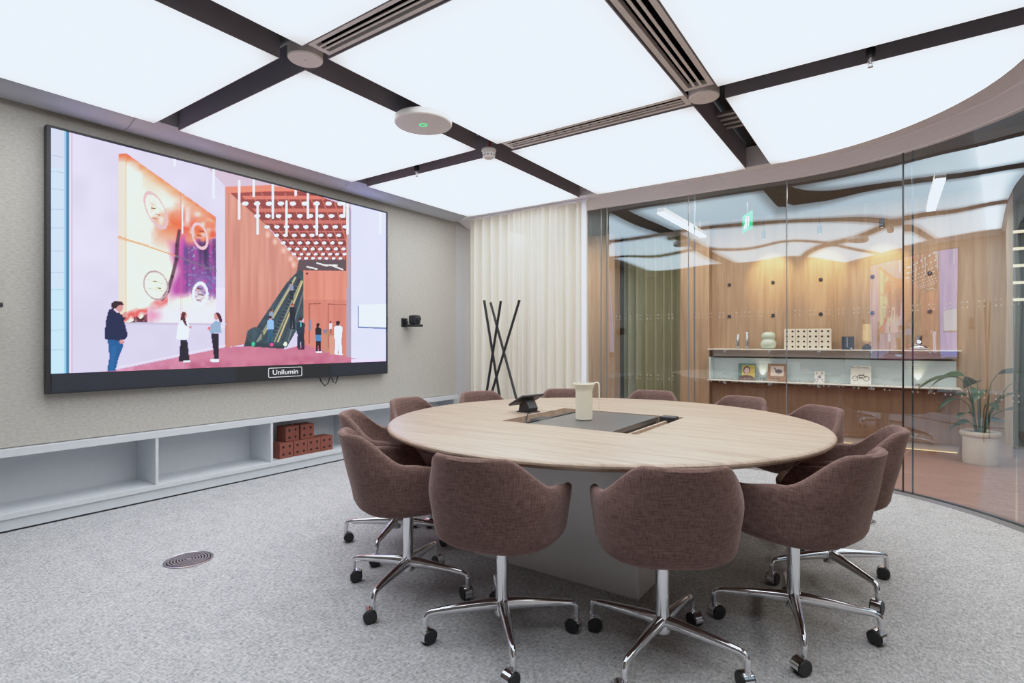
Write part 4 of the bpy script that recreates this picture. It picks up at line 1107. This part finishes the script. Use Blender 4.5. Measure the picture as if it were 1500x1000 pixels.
# magazines and books leaning on the ledge
def leaning(name, label, cat, x, w, h, cover, parts):
    t = thing(name, label, cat, (x, YW - .17, Z2), 0)
    t.rotation_euler = (R(-12), 0, 0)
    mk('cover', B(-w / 2, w / 2, 0, .012, 0.003, h), cover, t)
    for pn, kind, c, *a in parts:
        m_ = mat(pn + '_ink', rgb(*c), .6); bm = bmesh.new()
        for q in (a if isinstance(a[0], tuple) else [tuple(a)]):
            if kind == 'box': box(bm, q[0] * w, q[1] * w, -.0015, .001, q[2] * h, q[3] * h)
            elif kind == 'ell': lathe(bm, [(0, .0018 + q[4] if len(q) > 4 else .0018), (1, .0018 + q[4] if len(q) > 4 else .0018), (1, -.001), (0, -.001)], 20, Matrix.Translation((q[0] * w, 0, q[1] * h)) @ Matrix.Rotation(PI / 2, 4, 'X') @ Matrix.Diagonal((q[2] * w, q[3] * h, 1, 1)))
            elif kind == 'ring': lathe(bm, [(.8, .002), (1, .002), (1, -.001), (.8, -.001), (.8, .002)], 24, Matrix.Translation((q[0] * w, 0, q[1] * h)) @ Matrix.Rotation(PI / 2, 4, 'X') @ Matrix.Diagonal((q[2] * w, q[2] * w, 1, 1)))
            elif kind == 'line': tube(bm, [(q[0] * w, -.001, q[1] * h), (q[2] * w, -.001, q[3] * h)], q[4], 6)
        mk(pn, bm, m_, t)
    return t
leaning('magazine', 'magazine with a yellow and teal portrait cover on the lower ledge', 'magazine', -1.55, .21, .225, mat('teal_cover', rgb(70, 116, 104), .4), [
    ('yellow_panel', 'box', (196, 176, 84), (-.28, .48, .14, .9)), ('shoulders', 'ell', (92, 62, 58), (0, .1, .46, .22, .0006)), ('hair', 'ell', (58, 38, 38), (0, .6, .2, .24, .001)), ('face', 'ell', (206, 170, 158), (.01, .57, .15, .19, .0016)), ('lower_band', 'box', (92, 62, 58), (-.46, .46, .01, .12))])
leaning('magazine', 'brown-bordered magazine with an animal picture on the lower ledge by the glass joint', 'magazine', -1.19, .215, .23, mat('brown_cover', rgb(150, 108, 78), .5), [
    ('picture_panel', 'box', (226, 206, 190), (-.34, .36, .3, .86)), ('animal_body', 'ell', (92, 84, 92), (.1, .56, .2, .12, .0006)), ('animal_neck', 'line', (92, 84, 92), (-.02, .55, -.14, .76, .008)), ('caption', 'box', (96, 66, 46), (-.36, -.1, .12, .2), (-.05, .2, .12, .2))])
cd = leaning('card', 'small white card with navy letters and a round motif on the lower ledge', 'card', -.715, .105, .15, M['paper'], [('round_motif', 'ring', (60, 58, 120), (0, .5, .2)), ('round_dot', 'ell', (60, 58, 120), (0, .5, .1, .07))])
navyink = mat('navy_ink', rgb(54, 50, 118), .6)
for ch, dx, dz in (('F', -.03, .118), ('R', .03, .118), ('O', -.03, .032), ('T', .03, .032)):
    lettering('letter', ch, .05, navyink, cd, (dx, -.001, dz), (PI / 2, 0, 0), .0006)
bk = leaning('magazine', 'cream magazine with a black motorcycle drawing on the lower ledge', 'magazine', -.29, .205, .225, M['paper'], [
    ('motorcycle_wheels', 'ring', (50, 46, 44), (-.27, .32, .15), (.27, .32, .15)), ('motorcycle_body', 'line', (50, 46, 44), (-.27, .32, -.08, .5, .003), (-.08, .5, .15, .5, .006), (.15, .5, .27, .32, .003), (-.08, .36, .1, .36, .009), (-.08, .5, -.08, .36, .004), (.12, .5, .16, .6, .003))])
lettering('title', 'The Current', .035, mat('black_ink', rgb(30, 30, 32), .6), bk, (-.02, -.001, .205), (PI / 2, 0, 0), .0006)
for x, l in ((.25, 'small uplight puck glowing at the right end of the lower ledge'), (-1.37, 'small uplight puck glowing between the two magazines on the ledge')):
    t = thing('uplight', l, 'light', (x, YW - .1, Z2), 0)
    mk('housing', lathe(bmesh.new(), [(0, 0), (.024, 0), (.024, .03), (.02, .03), (.02, .012), (0, .012)], 20), M['steel'], t, 40)
    mk('lens', lathe(bmesh.new(), [(0, .0125), (.019, .0125), (.019, .02), (0, .02)], 20), emis('warm_lens', (1, .8, .5, 1), 6), t)
    L = bpy.data.lights.new('uplight_lamp', 'SPOT'); L.energy = 2.2; L.color = (1, .82, .5); L.spot_size = R(60); L.spot_blend = .8; L.shadow_soft_size = .01
    o = bpy.data.objects.new('uplight_lamp', L); COL.objects.link(o); o.parent = t; o.location = (0, .0, .03); o.rotation_euler = (R(180 - 14), 0, 0)

# corridor lights
def strip_light(x, y0, y1, label):
    t = thing('linear_pendant', label, 'pendant light', (x, (y0 + y1) / 2, 2.60), 0)
    h = (y1 - y0) / 2
    mk('housing', B(-.04, .04, -h, h, .012, .06, .004), M['white_plastic'], t)
    mk('diffuser', B(-.036, .036, -h + .005, h - .005, 0, .012), M['strip'], t)
    for s in (-1, 1): mk('hanger_wire', tube(bmesh.new(), [(0, s * h * .8, .06), (0, s * h * .8, .262)], .002, 6), M['steel'], t)
strip_light(-2.05, 5.75, 7.4, 'linear pendant light beyond the glass, left of the green exit sign')
strip_light(.35, 5.95, 7.3, 'linear pendant light beyond the curved glass on the right')
for i, x in enumerate((-1.28, -.68, -.08)):
    t = thing('ceiling_spot', 'small cylindrical ceiling spotlight over the wood wall, %s' % ('nearest the exit sign', 'middle one of three', 'rightmost of three')[i], 'spotlight', (x, 7.22, 2.46))
    mk('body', lathe(bmesh.new(), [(0, .012), (.02, .012), (.02, 0), (.024, 0), (.024, .1), (0, .1)], 20), M['barblue'], t, 40)
    mk('lens', lathe(bmesh.new(), [(0, .004), (.019, .004), (.019, .011), (0, .011)], 20), emis('spot_lens', (1, .9, .75, 1), 3), t)
    mk('rod', rodmesh(.003, .1, .4, 8), M['black'], t)
    L = bpy.data.lights.new('spot_lamp', 'SPOT'); L.energy = (30, 30, 26)[i]; L.color = (1, .72, .38); L.spot_size = R(62); L.spot_blend = .7; L.shadow_soft_size = .03
    o = bpy.data.objects.new('spot_lamp', L); COL.objects.link(o); o.parent = t; o.location = (0, .05, -.02); o.rotation_euler = (R(52), 0, 0)
t = thing('exit_sign', 'green illuminated exit sign hanging beyond the glass', 'exit sign', (-1.38, 6.8, 2.61), R(-60))
mk('panel', B(-.15, .15, -.008, .008, -.1, .1, .003), emis('exit_green', rgb(20, 185, 110), 2.2), t)
wm = emis('exit_white', rgb(236, 255, 244), 3); bm = bmesh.new()
for s in (-1, 1):
    box(bm, .045, .075, s * .0095 - .001, s * .0095 + .001, -.06, .05)                       # door
    tube(bm, [(-.07, s * .0095, -.07), (-.045, s * .0095, -.02), (-.02, s * .0095, .0)], .007, 6); tube(bm, [(-.02, s * .0095, 0), (.0, s * .0095, -.03), (-.005, s * .0095, -.07)], .007, 6)
    tube(bm, [(-.02, s * .0095, 0), (-.02, s * .0095, .04)], .01, 6); tube(bm, [(-.05, s * .0095, .02), (-.02, s * .0095, .038), (.012, s * .0095, .015)], .005, 6)
    lathe(bm, [(0, -.001), (.012, -.001), (.012, .001), (0, .001)], 12, Matrix.Translation((-.015, s * .0095, .062)) @ Matrix.Rotation(PI / 2, 4, 'X'))
mk('pictogram', bm, wm, t)
mk('hanger', B(-.01, .01, -.003, .003, .1, .25), M['black'], t)

# plant
t = thing('potted_plant', 'leafy green plant in a cream lipped pot against the wood wall', 'plant', (.745, 7.24, -.03))
mk('pot', lathe(bmesh.new(), [(0, 0), (.135, 0), (.142, .01), (.142, .27), (.15, .275), (.165, .29), (.168, .305), (.162, .325), (.145, .33), (.13, .32), (.128, .3), (0, .3)], 48), M['pot'], t, 50)
mk('soil', lathe(bmesh.new(), [(0, .302), (.127, .302), (.127, .306), (0, .312)], 32), M['soil'], t)
def leaf(bend, L, wd):
    bm = bmesh.new(); n = 10; rows = []
    for i in range(n + 1):
        u = i / n; w = wd * math.sin(PI * u ** .8) ** .8 * (1 - .2 * u)
        z = -bend * u * u * L; x = L * u * (1 - .25 * bend * u)
        rows.append([bm.verts.new((x, s * w, z + .3 * abs(s) * w)) for s in (-1, -.5, 0, .5, 1)])
    for a, b in zip(rows, rows[1:]):
        for i in range(4): bm.faces.new((a[i], b[i], b[i + 1], a[i + 1]))
    bmesh.ops.remove_doubles(bm, verts=bm.verts[:], dist=.0005)
    return bm
LV = [(196, .17, .55, .40, .085, .55), (172, .12, .57, .34, .085, .75), (-4, .13, .60, .30, .085, .2), (-6, .34, .58, .30, .07, .3), (-28, .20, .40, .36, .075, .55), (8, .26, .42, .30, .065, 1.0), (-12, .17, .24, .34, .065, .12),
      (205, .16, .33, .26, .06, .7), (150, .12, .36, .24, .08, .5), (225, .12, .2, .2, .055, .5), (100, .1, .52, .26, .08, .6), (262, .10, .44, .26, .07, .6), (20, .07, .12, .18, .05, .3), (185, .08, .10, .18, .05, .9), (-70, .1, .3, .2, .06, .4)]
for a, rr, hh, L_, w_, bd in LV:
    ca, sa = math.cos(R(a)), math.sin(R(a)); b0 = (.03 * ca, .03 * sa, .3); tip = (rr * ca, rr * sa, .31 + hh)
    st = mk('stem', tube(bmesh.new(), [b0, (b0[0] + rr * .2 * ca, b0[1] + rr * .2 * sa, .3 + hh * .5), (rr * .62 * ca, rr * .62 * sa, .3 + hh * .86), tip], [.008, .007, .005, .004], 8), M['stem'], t, 60)
    mk('leaf', leaf(bd, L_, w_), M['leaf'], st, 180, loc=tip, rot=(R(random.uniform(-25, 25)), R(-12), R(a)))

# glowing bars that stand in for reflected blind lights, at far right
for k in range(5):
    t = thing('reflected_blind_bar', 'short warm bar standing in for a reflected blind light at the right edge, %s of the column' % ('topmost', 'second', 'middle', 'fourth', 'lowest')[k], 'reflected blind light', (1.42, 8.66, 2.50 - .2 * k))
    mk('housing', B(-.28, .28, -.02, .04, -.02, .02), M['darkgrey'], t); mk('diffuser', B(-.26, .26, -.026, -.02, -.014, .014), emis('amber_line', (1, .8, .5, 1), 2), t)

# ------------------------------------------------------------------ lights, world, camera
def area(name, loc, rot, sx, sy, e, c=(1, 1, 1)):
    L = bpy.data.lights.new(name, 'AREA'); L.shape = 'RECTANGLE'; L.size = sx; L.size_y = sy; L.energy = e; L.color = c
    o = bpy.data.objects.new(name, L); COL.objects.link(o); o.location = loc; o.rotation_euler = rot; return o
area('corridor_ceiling_fill', (-.9, 6.7, 2.84), (0, 0, 0), 4.2, .5, 62, (1, .93, .86))  # added fill to brighten the corridor, no fitting there
area('corridor_side_fill', (2.2, 4.5, 2.84), (0, 0, 0), .6, 4.5, 90, (1, .9, .78))  # added fill for the corridor beside the curved glass, no fitting
area('corridor_end_fill', (-4.6, 6.8, 2.84), (0, 0, 0), 1.5, .5, 40, (1, .88, .74))  # added fill for the left end of the corridor, no fitting
w = bpy.data.worlds.new('World'); SC.world = w; w.use_nodes = True
w.node_tree.nodes['Background'].inputs[0].default_value = (.8, .85, 1, 1); w.node_tree.nodes['Background'].inputs[1].default_value = .05
cam = bpy.data.cameras.new('Camera'); cam.sensor_width = 36; cam.lens = 36 * 794 / 1500; cam.shift_y = 1 / 1500; cam.clip_start = .05
co = bpy.data.objects.new('Camera', cam); COL.objects.link(co); co.location = (0, 0, 1.2); co.rotation_euler = (PI / 2, 0, R(34.95))
SC.camera = co
SC.view_settings.view_transform = 'Standard'; SC.view_settings.look = 'None'; SC.view_settings.exposure = 0
vs = SC.view_settings; vs.use_curve_mapping = True; cm = vs.curve_mapping
cm.white_level = (4, 4, 4); cm.extend = 'HORIZONTAL'
for k in range(3):
    cu = cm.curves[k]
    xs_ = [0, .0015, .004, .008, .015, .025, .04, .06, .085, TA / 4] + [.125 + .0125 * q for q in range(1, 13)] + [.3, .33, .37, .42, .5, .65, 1]
    while len(cu.points) < len(xs_): cu.points.new(.5, .5)
    for p, x in zip(cu.points, xs_): p.location = (x, tone(4 * x, TW[k])); p.handle_type = 'VECTOR'
cm.update()
cy = SC.cycles
cy.max_bounces = 12; cy.diffuse_bounces = 6; cy.glossy_bounces = 6; cy.transmission_bounces = 8; cy.transparent_max_bounces = 16
cy.sample_clamp_indirect = 6; cy.caustics_reflective = False; cy.caustics_refractive = False
